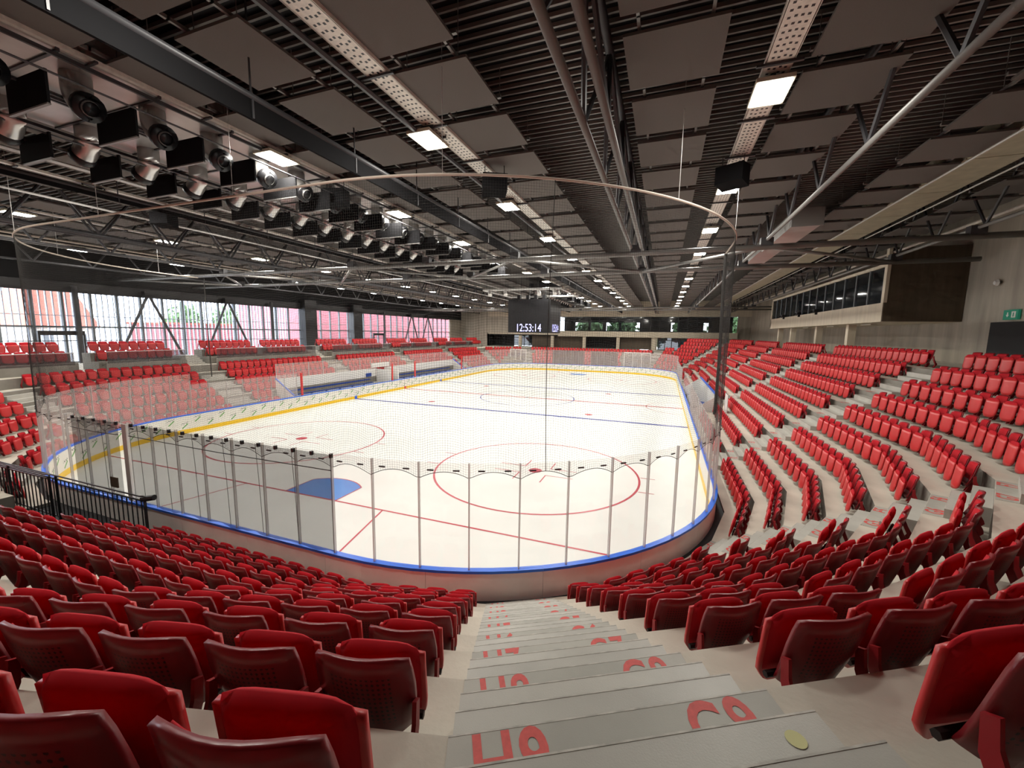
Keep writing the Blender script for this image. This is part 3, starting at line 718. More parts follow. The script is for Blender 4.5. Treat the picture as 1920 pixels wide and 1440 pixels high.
# gallery back wall with window openings
op = [(-4.8, -2.2), (-1.7, .6), (1.3, 3.7), (4.2, 7.6), (13.2, 14.3), (18.7, 19.5)]
x = -7.05
for (a0, a1) in op+[(23.4, 23.4)]:
    if a0 > x: MB().box(x, a0, YF+5, YF+5.2, 5.95, 9.6).build('gallery_back', 'dark', wf)
    x = a1
for (a0, a1) in op:
    MB().box(a0, a1, YF+5, YF+5.2, 5.95, 6.9).build('gallery_back', 'dark', wf); MB().box(a0, a1, YF+5, YF+5.2, 8.5, 9.6).build('gallery_back', 'dark', wf)
MB().box(-7.05, 23.4, YF+.4, YF+5.2, 9.4, 9.6).build('gallery_soffit', 'dark', wf)
wg = empty('window_2', (0, YF, 6.75), None, None, None, 'structure'); wg['label'] = 'long dark glazed gallery window strip in the far wall'
for j in range(20):
    x0 = -7+j*1.52; MB().box(x0+.03, x0+1.49, .1, .12, .0, 2.6).build('pane', 'darkglass', wg)
    MB().box(x0-.03, x0+.03, .04, .16, .0, 2.6).build('mullion', 'black', wg)
MB().box(-7, 23.4, .02, .18, 1.95, 2.02).build('transom', 'black', wg)
# glazed doors in the far wall
def glazed(name, x0, x1, y, z0, z1, n, label):
    e = empty(name, (x0, y, z0), label, None, None, 'structure'); w = (x1-x0)/n; h = z1-z0
    for j in range(n):
        MB().box(j*w+.05, (j+1)*w-.05, .02, .04, .05, h*.76).build('pane', 'tint', e); MB().box(j*w+.05, (j+1)*w-.05, .02, .04, h*.80, h-.05).build('pane', 'tint', e)
        MB().box(j*w-.06, j*w+.06, -.05, .1, 0, h).build('mullion', 'black', e)
    MB().box(n*w-.06, n*w+.06, -.05, .1, 0, h).build('mullion', 'black', e); MB().box(0, x1-x0, -.05, .1, h*.76, h*.80).build('transom', 'black', e); MB().box(0, x1-x0, -.05, .1, h-.06, h+.06).build('head_frame', 'black', e)
    return e
glazed('door_1', 11.1, 16.8, YF+.2, zN, 5.75, 5, 'black framed glazed entrance doors in the far wall')
glazed('door_2', -17.4, -12.9, YF+3.5, zN, 5.8, 4, 'bright glazed doors under the clock in the far wall')
# ------------------------------------------------------------------ press box on the long wall
pb = empty('press_box', (22.3, -10.9, 7.0), 'concrete press box with dark window strip projecting above the long stand', 'press box')
def pbx(name, m, x0, x1, y0, y1, z0, z1): return MB().box(x0-22.3, x1-22.3, y0+10.9, y1+10.9, z0-7.0, z1-7.0).build(name, m, pb)
XQ = XR-.02
pbx('floor_slab', 'wallpale', 22.3, XQ, -10.9, 12.2, 7.0, 7.12); pbx('front_fascia', 'wallpale', 22.3, 22.5, -10.9, 12.2, 7.12, 7.95)
pbx('end_wall', 'brown', 22.32, XQ, -10.95, -10.75, 7.02, 10.6); pbx('end_trim', 'wallpale', 22.28, 22.42, -10.98, -10.72, 7.95, 10.6); pbx('far_end_wall', 'wallpale', 22.3, XQ, 12.0, 12.2, 7.1, 10.1)
pbx('roof', 'wallpale', 22.3, XQ, -10.9, 12.2, 9.75, 9.9); pbx('back_lining', 'dark', 24.6, 24.7, -10.7, 12.0, 7.1, 9.75)
for j in range(14):
    y0 = -10.6+j*1.615; pbx('pane', 'darkglass', 22.38, 22.40, y0+.03, y0+1.58, 7.97, 9.74); pbx('mullion', 'mull', 22.33, 22.45, y0-.05, y0+.03, 7.95, 9.75)
for y in (-5.2, .5, 7.1, 11.4):
    slab('pillar_press_box', 'wallpale', 22.9, 23.3, y-.2, y+.2, z10, 7.0, 'pale concrete pillar under the press box, %s from the camera end' % ordn((-5.2, .5, 7.1, 11.4).index(y)))
for y in (-1.5, 2.5, 7.0):
    e = empty('press_box_camera', (22.2, y, 7.95), 'black camera clamped on the press box sill, %s from the camera end' % ordn((-1.5, 2.5, 7.0).index(y)), 'camera', 'cameras on the press box')
    MB().box(-.16, .1, -.22, .22, .02, .22).build('camera_body', 'black', e); MB().tube([(-.16, .1, .1), (-.34, .1, .08)], .05, 8).build('lens', 'black', e); MB().box(-.05, .1, -.04, .04, -.15, .02).build('clamp', 'black', e)
for y in (-7.5, -2, 3.5, 9): MB().box(23.2, 23.5, y, y+1.3, 6.93, 6.99).build('soffit_lamp', 'lampframe', None, label='thin strip lamp under the press box, %s from the camera end' % ordn((-7.5, -2, 3.5, 9).index(y)), cat='lamp')
dr = MB().box(XR-.06, XR-.01, -16.2, -12.9, z10, 6.92).build('door_3', 'dark', None, kind='structure'); dr['label'] = 'black doorway in the wall under the green exit sign'
e = empty('exit_sign', (XR-.12, -14.4, 7.0), 'green emergency exit sign with white arrow over the black doorway', 'exit sign')
MB().box(0, .08, 0, .75, 0, .4).build('housing', 'exitg', e)
MB().prism([(0, 0), (.08, .1), (.03, .1), (.03, .2), (-.03, .2), (-.03, .1), (-.08, .1)], (-.005, .52, .10), Y3, Z3, X3, .006).build('arrow', 'white', e)
MB().box(-.008, -.002, .10, .32, .08, .33).build('door_symbol', 'white', e); MB().box(-.011, -.008, .19, .24, .12, .28).build('running_figure', 'exitg', e)
e = empty('wall_sensor', (XR-.1, -13.0, 8.6), 'small white sensor dome on the wall beside the press box', 'sensor'); MB().tube([(0, 0, 0), (-.1, 0, 0)], [.14, .08], 10).build('dome', 'white', e)
# ------------------------------------------------------------------ window gallery on the left
gal = empty('floor_gallery', (0, 0, 0), 'raised concrete gallery steps carrying two seat rows in front of the windows', None, None, 'structure')
x7 = -(C0[0]+Dk(7)); x8 = -(C0[0]+Dk(8)); x9 = -(C0[0]+Dk(9)); x10 = -(C0[0]+Dk(10))
for (y0, y1) in GAL:
    MB().box(x9, x8, y0-.15, y1+.15, zN-.05, Zk(8)).build('gallery_step', 'riser', gal); MB().box(x10-.1, x9, y0-.15, y1+.15, zN-.05, Zk(9)).build('gallery_step', 'riser', gal)
for n_, y in enumerate((-17.25, -5.95, 5.4, 16.75)):
    e = empty('gallery_stair', (x8, y, zN), 'pale stair block up to the window gallery, %s from the camera end' % ordn(n_), 'stairs', 'gallery stairs')
    for j in range(4): MB().box(x10-.3-x8, -.27*j+.1, -.62, .62, 0 if j == 0 else .16*j, .16*(j+1)).build('step', 'step', e)
PAR = [(-31, -24.0), (-22.6, -18.3), (-16.2, -7.0), (-4.9, 4.4), (6.4, 15.7), (17.8, 27.2)]
for n_, (y0, y1) in enumerate(PAR):
    e = empty('gallery_parapet', (x7, y0, zN-.5), 'concrete parapet with glass balustrade along the gallery edge, %s from the camera end' % ordn(n_), 'parapet', 'gallery parapets')
    MB().box(-.12, .06, 0, y1-y0, 0, .95).build('parapet_wall', 'riser', e)
    npn = max(1, int((y1-y0)/1.5)); w = (y1-y0)/npn
    for j in range(npn): MB().box(-.04, -.025, j*w+.02, (j+1)*w-.02, .95, 1.62).build('glass_pane', 'balus', e)
    MB().box(-.06, 0, 0, y1-y0, 1.62, 1.66).build('top_rail', 'alu', e)
# window band
wb = empty('window_1', (XL, 0, 3.56), 'long window band with slim dark mullions behind the gallery seats', None, None, 'structure')
ys = np.arange(-33, 35.3, 1.55)
for j, (y0, y1) in enumerate(zip(ys[:-1], ys[1:])):
    MB().box(-.14, -.12, y0+.05, y1-.05, .05, 2.5).build('pane', 'winglass', wb); MB().box(-.14, -.12, y0+.05, y1-.05, 2.62, 5.04).build('pane', 'winglass', wb)
    MB().box(-.22, -.02, y0-.06, y0+.06, 0, 5.09).build('mullion', 'mull', wb)
MB().box(-.2, -.04, -33, 35.2, 2.5, 2.62).build('transom', 'mull', wb); MB().box(-.2, -.04, -33, 35.2, -.04, .06).build('bottom_rail', 'mull', wb)
MB().box(.3, .36, -33, 35, 1.55, 1.60).build('safety_rail', 'steel', wb)
slab('beam_window_head', 'black', XL, XL+.35, -33, 34, 8.55, 9.25, 'black steel head beam above the window band')
for n_, y in enumerate((.2, 8.1)):
    slab('pillar_black', 'black', XL+.1, XL+1.0, y-.85, y+.85, zN, 9.6, 'broad black pillar in the window band, %s from the camera end' % ordn(n_))
for n_, (y, side) in enumerate(((-15.8, 1), (-9.4, 1), (21.0, 1), (26.0, 1))):
    e = empty('steel_brace', (XL+.75, y, zN), 'V-shaped pair of dark steel braces in front of the windows, %s from the camera end' % ordn(n_), 'brace', 'window braces')
    for d in (-2.4, 2.3): MB().tube([(0, 0, 5.3), (0, d, 0)], .10, 8).build('brace_leg', 'steel', e)
    MB().box(-.2, .2, -.35, .35, 5.0, 5.5).build('gusset', 'black', e)
for n_, y in enumerate((-20.2, -4.7, 14.0)):
    MB().tube([(XL+.7, y, zN), (XL+.7, y, 9.0)], .16, 10).build('steel_post', 'steel', None, label='round dark steel post by the windows, %s from the camera end' % ordn(n_), cat='post', group='window posts')
for n_, y in enumerate((-21.0, 13.0)):
    e = empty('gallery_door_frame', (XL+.3, y, zN), 'black door frame standing against the window band, %s from the camera end' % ordn(n_), 'door frame')
    MB().box(0, .2, -1.2, 1.2, 2.0, 2.3).build('head_bar', 'black', e)
    for d in (-1.15, 1.15): MB().box(0, .2, d-.06, d+.06, 0, 2.0).build('jamb', 'black', e)
# outside: fins, houses, trees
fs = empty('facade_fins', (XL-.9, 0, 2.6), 'row of slim vertical facade fins outside the window band', 'fins')
fm = MB().box(-.10, .10, -.022, .022, 0, 7).mesh('fin'); fm.materials.append(MT['fin'])
for y in np.arange(-33, -1.2, .34):
    o = bpy.data.objects.new('fin', fm); COL.objects.link(o); o.parent = fs; o.location = (0, y, 0)
MB().box(-.03, .03, -33, 40, 4.3, 4.36).build('fin_rail', 'white', fs)
slab('ground_outside', 'ground', -140, XL-1, -90, 110, -1.5, -1.2, 'paved ground outside the windows')
def house(name, x0, x1, y0, y1, zt, ridge, m, mr, label):
    e = empty(name, ((x0+x1)/2, (y0+y1)/2, -1.2), label, 'building'); w, d, h = (x1-x0)/2, (y1-y0)/2, zt+1.2
    MB().box(-w, w, -d, d, 0, h).build('wall', m, e)
    if ridge: MB().add([(-w-.4, -d-.4, h), (w+.4, -d-.4, h), (w+.4, d+.4, h), (-w-.4, d+.4, h), (0, -d*.15, h+ridge), (0, d*.35, h+ridge)], [(0, 1, 4), (1, 2, 5, 4), (2, 3, 5), (3, 0, 4, 5), (3, 2, 1, 0)]).build('roof', mr, e)
    else: MB().box(-w-.2, w+.2, -d-.2, d+.2, h, h+.3).build('roof', mr, e)
    for yy in (np.arange(-d+1.5, d-1, 3.2) if ridge else []):
        for zz in np.arange(2.0, h-1.8, 3.0):
            f = MB().box(w, w+.06, yy-.6, yy+.6, zz, zz+1.6).build('window', 'white', e); MB().box(w+.06, w+.08, yy-.5, yy+.5, zz+.1, zz+1.5).build('pane', 'mull', f)
    return e
house('house', -66, -56, -12.4, -6.4, 6.0, 9.0, 'plaster', 'rooftile', 'cream house with steep red tiled roof outside the near windows')
house('brick_building', -60, -51, -1.0, 30, 6.6, 0, 'brick', 'rooftile', 'low red brick building outside the middle windows')
house('brick_block', -50, -37, 8.0, 75, 15, 0, 'brick', 'rooftile', 'tall pinkish brick building outside the far windows')
def tree(x, y, h, r, label):
    e = empty('tree', (x, y, -1.2), label, 'tree'); MB().tube([(0, 0, 0), (.1, 0, h*.5)], [.3, .18], 8).build('trunk', 'bark', e)
    b = MB(); rs = np.random.RandomState(int(abs(x*7+y*3)))
    n = 900; d = rs.normal(size=(n, 3)); d /= np.linalg.norm(d, axis=1)[:, None]; q = d*(r*rs.uniform(.3, 1, size=(n, 1)))*np.array([1, 1, 1.15])+np.array([0, 0, h*.68])
    for p in q:
        a = rs.normal(size=3)*.32; c = rs.normal(size=3)*.32; b.add([p-a, p+c, p+a, p-c], [(0, 1, 2, 3)])
    o = b.build('crown', 'leaf', e); o['kind'] = 'stuff'
tree(-78, 17, 12, 3.4, 'tall leafy tree behind the low brick building'); tree(-80, 27, 12, 3.4, 'rounder leafy tree farther behind the low brick building')
for j, x in enumerate((-15, -3, 3.6, 10, 16.5, 23)): tree(x, 52, 12, 3.1, 'leafy tree outside the far gallery windows, %s from the clock side' % ordn(j))
slab('ground_far', 'ground', -60, 60, YF+6.2, 100, -1.5, -1.2, 'paved ground outside the far entrance')
# ------------------------------------------------------------------ roof
roof = empty('ceiling', (0, 0, 0), 'black ribbed metal roof deck with hanging grey acoustic panels', None, None, 'structure')
MB().box(XL-.3, XR+.3, YN0-.3, YF+6, ZD, ZD+.2).build('roof_deck', 'deck', roof)
b = MB()
for y in np.arange(YN0+.2, YF+.2, .262): b.box(XL, XR, y-.025, y+.025, ZD-.10, ZD-.02)
o = b.build('deck_ribs', 'rib', roof); o['kind'] = 'stuff'
PCOL = [18.72, 15.0, 11.96, 7.7, 4.76, 2.53, 22.4]
pm = MB().box(-.8, .8, -.77, .77, 0, .05).mesh('acoustic_panel'); pm.materials.append(MT['panel'])
cand = []
for xc in sorted(PCOL+[-x for x in PCOL]):
    wsc = {2.53: .88, 4.76: .95}.get(abs(xc), 1.0)
    for j in range(-7, 34):
        y = (-26.6 if xc > 11 else -27.03)+2.0*j
        if y > YF-1.2: continue
        z, u, v = visible_depth((xc, y, 11))
        cand.append((z if (z > 0 and -250 < u < 2170 and v > -250) else 1e6+abs(y), xc, y, wsc))
cand.sort()
for (z, xc, y, wsc) in cand[:300]:
    o = bpy.data.objects.new('acoustic_panel', pm); COL.objects.link(o); o.parent = roof; o.location = (xc, y, 11.0); o.scale = (wsc, 1, 1)
b = MB()
for (z, xc, y, wsc) in cand[300:]: b.box(xc-.8*wsc, xc+.8*wsc, y-.77, y+.77, 11.0, 11.05)
o = b.build('farther_panels', 'panel', roof); o['kind'] = 'stuff'
b = MB()
for (z, xc, y, wsc) in cand[:260]:
    for sx in (-.55, .55): b.box(xc+sx*wsc-.025, xc+sx*wsc+.025, y-1.02, y+1.02, 11.10, 11.16)
    b.box(xc-.8*wsc, xc+.8*wsc, y+.86, y+.92, 11.16, 11.22)
    for sx in (-.55, .55): b.box(xc+sx*wsc-.006, xc+sx*wsc+.006, y-.6, y-.588, 11.1, ZD-.1)
o = b.build('panel_hangers', 'steel_l', roof); o['kind'] = 'stuff'
# ------------------------------------------------------------------ lamps on cable trays
TRAYS = [(13.70, 'tray over the press box side boards'), (6.75, 'tray beside the black girder'), (1.95, 'tray along the silver duct'), (-6.6, 'tray past the duct'), (-13.3, 'tray over the window side boards'), (-21.6, 'tray over the window gallery')]
PHASE = [-27.35, -27.75, -28.15, -28.15, -27.6, -27.6]
lamp_m = {'frame': MB().box(-.31, .31, -.47, .47, .02, .09).mesh('housing'), 'diff': MB().add([(-.27, -.41, .012), (.27, -.41, .012), (.27, .41, .012), (-.27, .41, .012)], [(3, 2, 1, 0)]).mesh('diffuser')}
lamp_m['frame'].materials.append(MT['lampframe']); lamp_m['diff'].materials.append(MT['lamp'])
for n_, (xt, nm) in enumerate(TRAYS):
    e = empty('cable_tray', (xt, YN0, 10.93), 'perforated metal cable '+nm, 'cable tray', 'roof cable trays')
    L = YF-YN0-.4
    w = .22 if n_ < 2 else .08
    MB().box(-w, w, 0, L, 0, .015).build('tray_base', 'tray', e)
    for sx in (-1, 1): MB().box(sx*w-.012, sx*w+.012, 0, L, 0, .07).build('tray_side', 'tray', e)
    b = MB()
    for y in np.arange(.6, L, .16):
        for q in (-.6, -.2, .2, .6): b.box(w*q-.022, w*q+.022, y+.02*math.sin(q*9+y), y+.05+.02*math.sin(q*9+y), -.002, 0)
    if n_ < 2: o = b.build('perforation', 'black', e); o['kind'] = 'stuff'
    for y in np.arange(1.0, L, 2.0): MB().box(-w-.14, w+.14, y-.025, y+.025, -.05, -.01).build('tray_bracket', 'steel', e)
    for i in range(-1, 12):  # girder tray's lamp ahead of the row: unseen, added to brighten near boards
        if i == -1 and n_ in (0, 2): continue
        y = PHASE[n_]+5.42*i
        x_ = xt-.30 if xt == 6.75 else xt
        l = empty('hall_lamp', (x_, y, 10.72), 'lit lamp under the %s, %s from the camera end' % (nm, ordn(i+1)), 'lamp', 'hall lamps under the roof')
        for key, nn in (('frame', 'housing'), ('diff', 'diffuser')): o = bpy.data.objects.new(nn, lamp_m[key]); COL.objects.link(o); o.parent = l
        dx_ = xt-x_
        for yb_ in (-.29, .29): MB().box(-.02, dx_+.02, yb_-.015, yb_+.015, .17, .21).box(-.02, .02, yb_-.015, yb_+.015, .09, .17).build('bracket', 'steel', l)
# ------------------------------------------------------------------ trusses and beams
def truss_y(x, zb, zt, wide, nm, label, y0=YN0+.3, y1=YF-.4):
    e = empty(nm, (x, y0, zb), label, 'truss', 'roof trusses'); L = y1-y0; H = zt-zb
    xs = (-wide, wide) if wide else (0,)
    for sx in xs: MB().tube([(sx, 0, 0), (sx, L, 0)], .075 if wide else .065, 10).build('bottom_chord', 'steel_l' if x > 0 else 'steel', e, smooth=True)
    MB().tube([(0, 0, H), (0, L, H)], .09, 8).build('top_chord', 'steel', e, smooth=True)
    n = int(L/2.66)
    for j in range(n):
        ya, yb = j*L/n, (j+1)*L/n
        for q, sx in enumerate(xs):
            MB().tube([(sx, ya, 0), (0, (ya+yb)/2, H)], .05, 6).build('web_member', 'steel', e); MB().tube([(0, (ya+yb)/2, H), (sx, yb, 0)], .05, 6).build('web_member', 'steel', e)
    return e
truss_y(10.7, 9.95, 11.9, .22, 'roof_truss', 'dark tubular double-chord truss running lengthwise between the lamp trays')
truss_y(-10.7, 9.95, 11.9, .22, 'roof_truss', 'dark tubular double-chord truss over the window side of the rink')
truss_y(15.7, 10.0, 11.9, 0, 'roof_truss', 'single-chord tubular truss above the press box side stand')
truss_y(-15.7, 10.0, 11.9, 0, 'roof_truss', 'single-chord tubular truss above the window side stand')
truss_y(22.0, 10.0, 11.9, 0, 'roof_truss', 'single-chord tubular truss close to the press box wall')
truss_y(-23.5, 10.0, 11.9, 0, 'roof_truss', 'single-chord tubular truss close to the window wall')
for n_, x in enumerate((4.78, -4.78)):
    e = empty('roof_beam', (x, YN0+.3, 9.95), 'black steel roof girder with round top tube, %s the silver duct' % ('on the press box side of' if n_ == 0 else 'on the window side of'), 'beam', 'roof girders')
    L = YF-YN0-.7
    MB().box(-.03, .03, 0, L, (0 if n_ == 0 else .22), .36).build('girder_web', 'matte', e); MB().tube([(.0, 0, .40), (.0, L, .40)], .065, 10).build('top_tube', 'steel', e, smooth=True)
    for y in np.arange(1, L, 2.66): MB().box(-.05, .05, y-.015, y+.015, (.02 if n_ == 0 else .23), .36).box(-.012, .012, y-.012, y+.012, .4, 2.2).build('stiffener', 'steel', e)
for n_, (ya, yb) in enumerate(((-17.6, -12.3), (20.0, 25.2))):
    e = empty('cross_truss', (0, ya, 9.72), 'pair of cross tubes with zigzag bracing spanning the hall, %s' % ('in front of the clock' if n_ == 0 else 'beyond the clock'), 'truss')
    for d in (0, yb-ya): MB().tube([(XL+.6, d, 0), (XR-.4, d, 0)], .11, 10).build('cross_tube', 'steel_l', e, smooth=True)
    xs = [-26.4, -21.2, -15.7, -10.7, -5.0, 0, 5.0, 10.7, 15.7, 22.0]
    for j, (a0, a1) in enumerate(zip(xs[:-1], xs[1:])):
        d0, d1 = (0, yb-ya) if j % 2 == 0 else (yb-ya, 0); MB().tube([(a0, d0, 0), (a1, d1, 0)], .07, 8).build('brace_tube', 'steel_l', e, smooth=True)
    for x in xs[1:]:
        for d in (0, yb-ya): MB().box(x-.22, x+.22, d-.14, d+.14, .05, .35).build('node_plate', 'steel', e)
# ------------------------------------------------------------------ air duct with nozzles and baffles over the middle
dct = empty('air_duct', (0, YN0+1, 10.75), 'flat silver air duct with round nozzles and black baffles along the middle of the roof', 'air duct')
yd0 = YN0+1
for (y0, y1) in ((-34+7.5*0, -14.0),):
    pass
DUCTS = [(-38.55, -11.0), (6.0, 22.0)]
for (y0, y1) in DUCTS:
    n = int((y1-y0)/1.5); w = (y1-y0)/n
    for j in range(n):
        for sx in (-1.02, 1.02): MB().box(sx-.92, sx+.92, y0+j*w+.02-yd0, y0+(j+1)*w-.02-yd0, .15, .75).build('duct_section', 'duct', dct); MB().box(sx-.95, sx+.95, y0+j*w-.025-yd0, y0+j*w+.025-yd0, .12, .78).build('duct_flange', 'steel', dct)
    for sx in (-.06, .06, 1.95, -1.95): MB().box(sx-.025, sx+.025, y0-yd0, y1-yd0, .02, .09).build('support_rail', 'steel', dct)
    for x_ in (-2.05, -1.15, 1.15, 2.05): MB().tube([(x_, y0-yd0, -.32), (x_, y1-yd0, -.32)], .02, 6).build('hanger_rod', 'steel', dct)
def nozzle_meshes(sx):
    P = [(0, 0, .20)]; 
    for q in np.linspace(0, 1, 7): a = q*math.radians(62); P.append((sx*.42*(1-math.cos(a)), 0, -.10-.42*math.sin(a)))
    d = np.array([sx*math.sin(math.radians(62)), 0, -math.cos(math.radians(62))]); e0 = np.array(P[-1]); tip = e0+d*.16
    body = MB().tube(P, .23, 14, cap=False).mesh('nozzle', True); body.materials.append(MT['nozzle'])
    ringm = MB().tube([e0+d*.0, e0+d*.10, e0+d*.16, e0+d*.17, e0+d*.06], [.245, .26, .25, .17, .13], 16, cap=True).mesh('nozzle_mouth', True); ringm.materials.append(MT['black'])
    rim = MB().tube([e0+d*.165, e0+d*.20], [.145, .13], 14, cap=False).mesh('nozzle_rim', True); rim.materials.append(MT['steel_l'])
    return body, ringm, rim
NZ = {1: nozzle_meshes(1), -1: nozzle_meshes(-1)}
bf = MB().box(-.64, .64, -.02, .02, -.95, -.41).mesh('baffle'); bf.materials.append(MT['matte']); bl = MB().box(-.64, .64, -.025, .025, -.975, -.95).mesh('baffle_lit_edge'); bl.materials.append(MT['steel_l'])  # pale strip paints the light along each baffle's bottom edge
for (y0, y1) in DUCTS:
    for j, y in enumerate(np.arange(y0+.4, y1-.3, 1.25)):
        for sx in (1, -1):
            o = bpy.data.objects.new('nozzle', NZ[sx][0]); COL.objects.link(o); o.parent = dct; o.location = (sx*1.25, y-yd0, .05)
            for q, nn in ((1, 'nozzle_mouth'), (2, 'nozzle_rim')): c = bpy.data.objects.new(nn, NZ[sx][q]); COL.objects.link(c); c.parent = o
            o = bpy.data.objects.new('baffle', bf); COL.objects.link(o); o.parent = dct; o.location = (sx*(1.41 if sx > 0 else 1.70), y+.50-yd0, .12)
            c = bpy.data.objects.new('baffle_lit_edge', bl); COL.objects.link(c); c.parent = o
# beige duct and boxy duct on the press box side
e = empty('side_duct', (20.2, YN0+.5, 11.05), 'pale insulated duct running along the press box side of the roof', 'air duct')
for j in range(26): MB().box(-.65, .65, j*3.0+.02, j*3.0+2.98, 0, .6).build('duct_section', 'ductbeige', e)
MB().tube([(.75, 0, -.1), (.75, 78, -.1)], .025, 6).build('side_pipe', 'alu', e)
e = empty('boxy_duct', (16.2, -21, 10.15), 'boxy silver duct stub hanging beside the single-chord truss', 'air duct')
MB().box(0, .9, 2, 7, 0, .55).build('duct_box', 'duct', e); MB().box(-.04, .94, 1.94, 2.0, -.04, .59).build('end_flange', 'steel_l', e); MB().box(0, .9, 7.05, 11, .1, .65).build('duct_box', 'duct', e)
# pipes and loudspeakers
for n_, (x, z, r, m) in enumerate(((6.38, 10.8, .06, 'steel'), (22.5, 10.4, .06, 'tray'), (19.2, 10.75, .03, 'alu'), (-17.8, 10.6, .05, 'rope'), (-19.0, 10.4, .03, 'alu'), (-8.3, 10.6, .04, 'alu'), (-3.4, 10.5, .05, 'alu'))):
    MB().tube([(x, YN0+.5, z), (x, YF-.5, z)], r, 6).build('roof_pipe', m, None, label='thin service pipe under the roof, %s of seven counted from the press box wall' % ordn([1, 2, 0, 5, 6, 4, 3].index(n_) if 0 else n_), cat='pipe', group='roof pipes')
for n_, (x, y, z, r) in enumerate(((7.2, -25.4, 10.45, .5), (13.55, -24.0, 10.45, -.5), (1.9, -26.0, 10.4, .3), (-6.4, -26.2, 10.35, .3))):
    e = empty('loudspeaker', (x, y, z), 'black wedge loudspeaker hung below the roof, %s' % ['between the two lit trays', 'under the press box side tray', 'beside the silver duct', 'on the window side of the duct'][n_], 'loudspeaker', 'roof loudspeakers'); e.rotation_euler = (0, 0, r)
    MB().prism([(-.25, -.22), (.25, -.3), (.25, .25), (-.25, .22)], (0, 0, 0), Y3, Z3, X3, .70).build('cabinet', 'matte', e); MB().box(-.32, .32, .255, .265, -.25, .2).build('grille', 'steel', e)
    for sx in (-.28, .28): MB().tube([(sx, 0, .2), (sx, 0, .52)], .012, 5).build('bracket', 'steel', e)
# ------------------------------------------------------------------ clock cube over centre ice
sb = empty('score_cube', (0, 2.05, 6.22), 'hanging black video cube over centre ice showing the time 12:53:14', 'scoreboard')
MB().box(-2.05, 2.05, -2.05, 2.05, 0, 3.12).build('cube_body', 'dark', sb)
for q in range(4):
    a = q*math.pi/2; ca, sa = math.cos(a), math.sin(a)
    o = MB().box(-2.0, 2.0, -.03, 0, .05, 3.07).build('screen', 'screen', sb); o.location = (2.055*sa, -2.055*ca, 0); o.rotation_euler = (0, 0, a)
    cu = bpy.data.curves.new('digits', 'FONT'); cu.body = '12:53:14'; cu.size = .78; cu.align_x = 'CENTER'; cu.offset = .0
    g = bpy.data.objects.new('tmp', cu); COL.objects.link(g); me = bpy.data.meshes.new_from_object(g.evaluated_get(bpy.context.evaluated_depsgraph_get())); bpy.data.objects.remove(g)
    for v in me.vertices: v.co = (v.co.x*.95, 0, v.co.y*1.30)
    me.materials.clear(); me.materials.append(MT['digits']); d = put('clock_digits', me, None, o); d.location = (0, -.036, .12)
for sx in (-1.2, -.3, .5, 1.3):
    MB().tube([(sx, -.9, 3.12), (sx, -.9, ZD-6.3)], .03, 6).build('hanger', 'steel', sb); MB().box(sx-.15, sx+.15, -1.6, -1.2, 3.12, 3.55).build('projector', 'black', sb)
e = empty('lighting_rig', (0, 1.2, 10.0), 'square lighting rig of grey tubes above the video cube', 'rig')
for (a0, b0) in (((-3.6, -3.6), (3.6, -3.6)), ((3.6, -3.6), (3.6, 3.6)), ((3.6, 3.6), (-3.6, 3.6)), ((-3.6, 3.6), (-3.6, -3.6))): MB().tube([(*a0, 0), (*b0, 0)], .10, 8).build('rig_tube', 'alu', e)
for (x, y) in ((-3.0, -3.6), (-1.5, -3.6), (1.6, -3.6), (3.0, -3.6)): MB().tube([(x, y, -.1), (x+.2, y-.3, -.5)], [.12, .18], 10).build('spot_head', 'white', e)
# ------------------------------------------------------------------ team benches and penalty boxes
bn = empty('team_bench', (-14.2, 0, .35), 'white walled team bench enclosure with blue bench on the window side boards', 'bench enclosure')
for (y0, y1) in ((-13.9, -2.3), (-.9, 14.2)):
    MB().box(-1.75, -1.65, y0, y1, 0, 1.98).build('back_wall', 'white', bn)
    MB().box(-1.45, -1.15, y0+1.0, y1-1.0, .58, .63).build('bench_seat', 'bench', bn)
    MB().box(-1.66, -1.62, y0+1.0, y1-1.0, .86, .98).build('bench_back', 'bench', bn)
    for y in np.arange(y0+1.3, y1-1, 1.6): MB().box(-1.4, -1.2, y-.03, y+.03, .0, .58).build('bench_leg', 'alu', bn)
for y in (-14.0, 14.3):
    MB().prism([(-1.7, 0), (.1, 0), (.1, .8), (-1.7, 1.98)], (0, y, 0), X3, Z3, Y3, .06).build('end_wall', 'white', bn); MB().prism([(-1.7, 1.98), (.1, .8), (.1, .9), (-1.7, 2.08)], (0, y, 0), X3, Z3, Y3, .08).build('end_trim', 'cap', bn)
MB().box(-1.6, .1, -2.35, -2.25, 0, 1.9).build('divider', 'white', bn); MB().box(-1.6, .1, -.95, -.85, 0, 1.9).build('divider', 'white', bn); MB().box(-1.64, -1.60, -3.9, -3.1, 1.2, 1.55).build('blue_plate', 'bench', bn)
MB().box(-1.72, -1.60, -3.0, -.2, 2.05, 2.5).build('tunnel_sign', 'white', bn)
for n_, y in enumerate((-13.3, -2.05, 2.05, 13.35)):
    MB().box(-14.09, -13.97, y-.06, y+.06, 1.1, 2.85).build('red_divider_post', 'red_post', None, label='red post ending the glass by the team benches, %s from the camera end' % ordn(n_), cat='post', group='red bench posts')
b2 = empty('bench_glass', (-15.95, 0, 2.35), 'row of clear glass panes standing on the team bench back wall', 'glass screen')
for y in np.arange(-13.9, 14.0, 1.55):
    MB().box(0, .012, y+.02, y+1.53, 0, 1.15).build('pane', 'glass_far', b2); MB().box(-.02, .03, y-.02, y+.02, 0, 1.15).build('post', 'alu', b2)
pbn = empty('penalty_box', (14.15, 0, .35), 'white penalty box enclosure with blue trim on the press box side boards', 'bench enclosure')
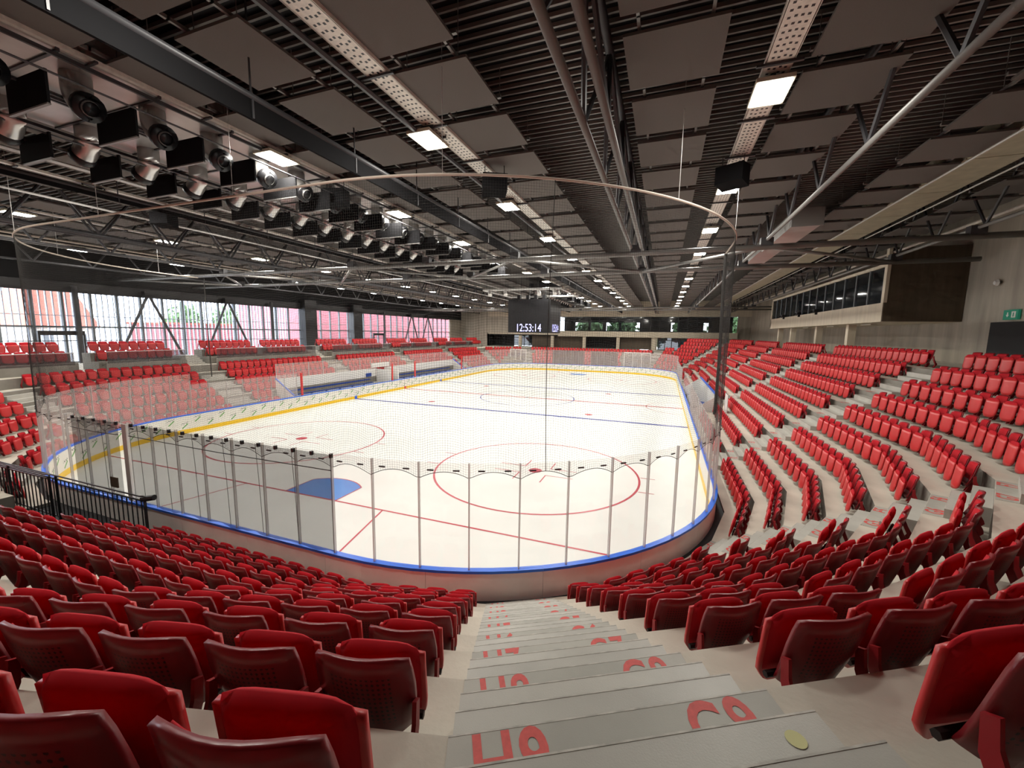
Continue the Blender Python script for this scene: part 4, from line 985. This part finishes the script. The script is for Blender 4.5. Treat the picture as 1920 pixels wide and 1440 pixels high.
for y in (-6.5, -.6, .6, 6.5): MB().prism([(0, 0), (1.5, 0), (1.5, 1.75), (.1, .75)], (0, y, 0), X3, Z3, Y3, .05).build('divider', 'white', pbn)
MB().box(1.5, 1.55, -6.5, 6.5, 0, 1.75).build('back_wall', 'white', pbn); MB().box(1.45, 1.6, -6.5, 6.5, 1.75, 1.83).build('blue_trim', 'cap', pbn)
MB().box(.9, 1.3, -6.0, 6.0, .4, .46).build('bench_seat', 'bench', pbn)
for y in (-6.5, -3.2, 0, 3.2): MB().box(.02, .03, y+.03, y+3.1, .75, 2.4).build('pane', 'glass_far', pbn)
e = empty('hanging_banner', (15.9, -9.6, .6), 'pale printed banner standing on end beside the penalty box', 'banner'); MB().box(0, .03, 0, 1.1, .1, 2.0).build('cloth', 'cloth', e); MB().box(-.01, .04, 0, 1.1, .1, .35).build('blue_band', 'cap', e)
for y in (0, 1.1): MB().tube([(.015, y, 0), (.015, y, 2.05)], .02, 6).build('pole', 'alu', e)
# far end: player gates with white frames behind the boards
for n_, (x0, x1) in enumerate(((6.3, 10.3), (-13.2, -10.3))):
    e = empty('far_gate', (x0, 30.28, .42), ['white framed glass gate at the far end beside the dark gauze', 'white framed glass gate at the far end below the clock'][n_], 'gate'); w = x1-x0
    for j in range(4): MB().box(j*w/3-.06, j*w/3+.06, -.05, .05, 0, 3.0).build('gate_post', 'white', e)
    MB().box(0, w, -.05, .05, 2.85, 3.0).build('head_bar', 'white', e)
    for j in range(3): MB().box(j*w/3+.07, (j+1)*w/3-.07, -.01, .01, .1, 2.8).build('pane', 'glass_far', e)
    MB().box(.1, w-.1, .05, .09, 0, 2.3).build('tunnel_dark', 'dark', e)  # dark sheet standing in for the unlit tunnel behind the gate
# ------------------------------------------------------------------ black railing at the walk-in opening
def railing(x0, x1, y, z0, h, label, step=.21):
    e = empty('railing', (x0, y, z0), label, 'railing', 'black railings'); w = x1-x0
    MB().tube([(0, 0, h), (w-.25, 0, h), (w-.12, .0, h+.03), (w, 0, h+.01)], .021, 8).build('handrail', 'black', e)
    MB().box(0, w, -.012, .012, h-.12, h-.085).build('upper_bar', 'black', e); MB().box(0, w, -.012, .012, .08, .115).build('lower_bar', 'black', e)
    for x in np.arange(.06, w, step): MB().box(x-.017, x+.017, -.008, .008, .1, h-.1).build('baluster', 'black', e)
    for x in (.02, w*.5, w-.05): MB().box(x-.025, x+.025, -.025, .025, 0, h-.02).build('post', 'black', e)
    return e
rl = railing(-8.6, -.15, -30.78, .45, 1.36, 'long black barred railing behind the boards at the walk-in opening')
MB().tube([(8.3, 0, 1.30), (8.62, .1, 1.36)], .075, 8).build('grip_pad', 'black', rl)
railing(-8.8, -4.1, -31.0, .50, 1.42, 'shorter black barred railing standing behind the long railing')
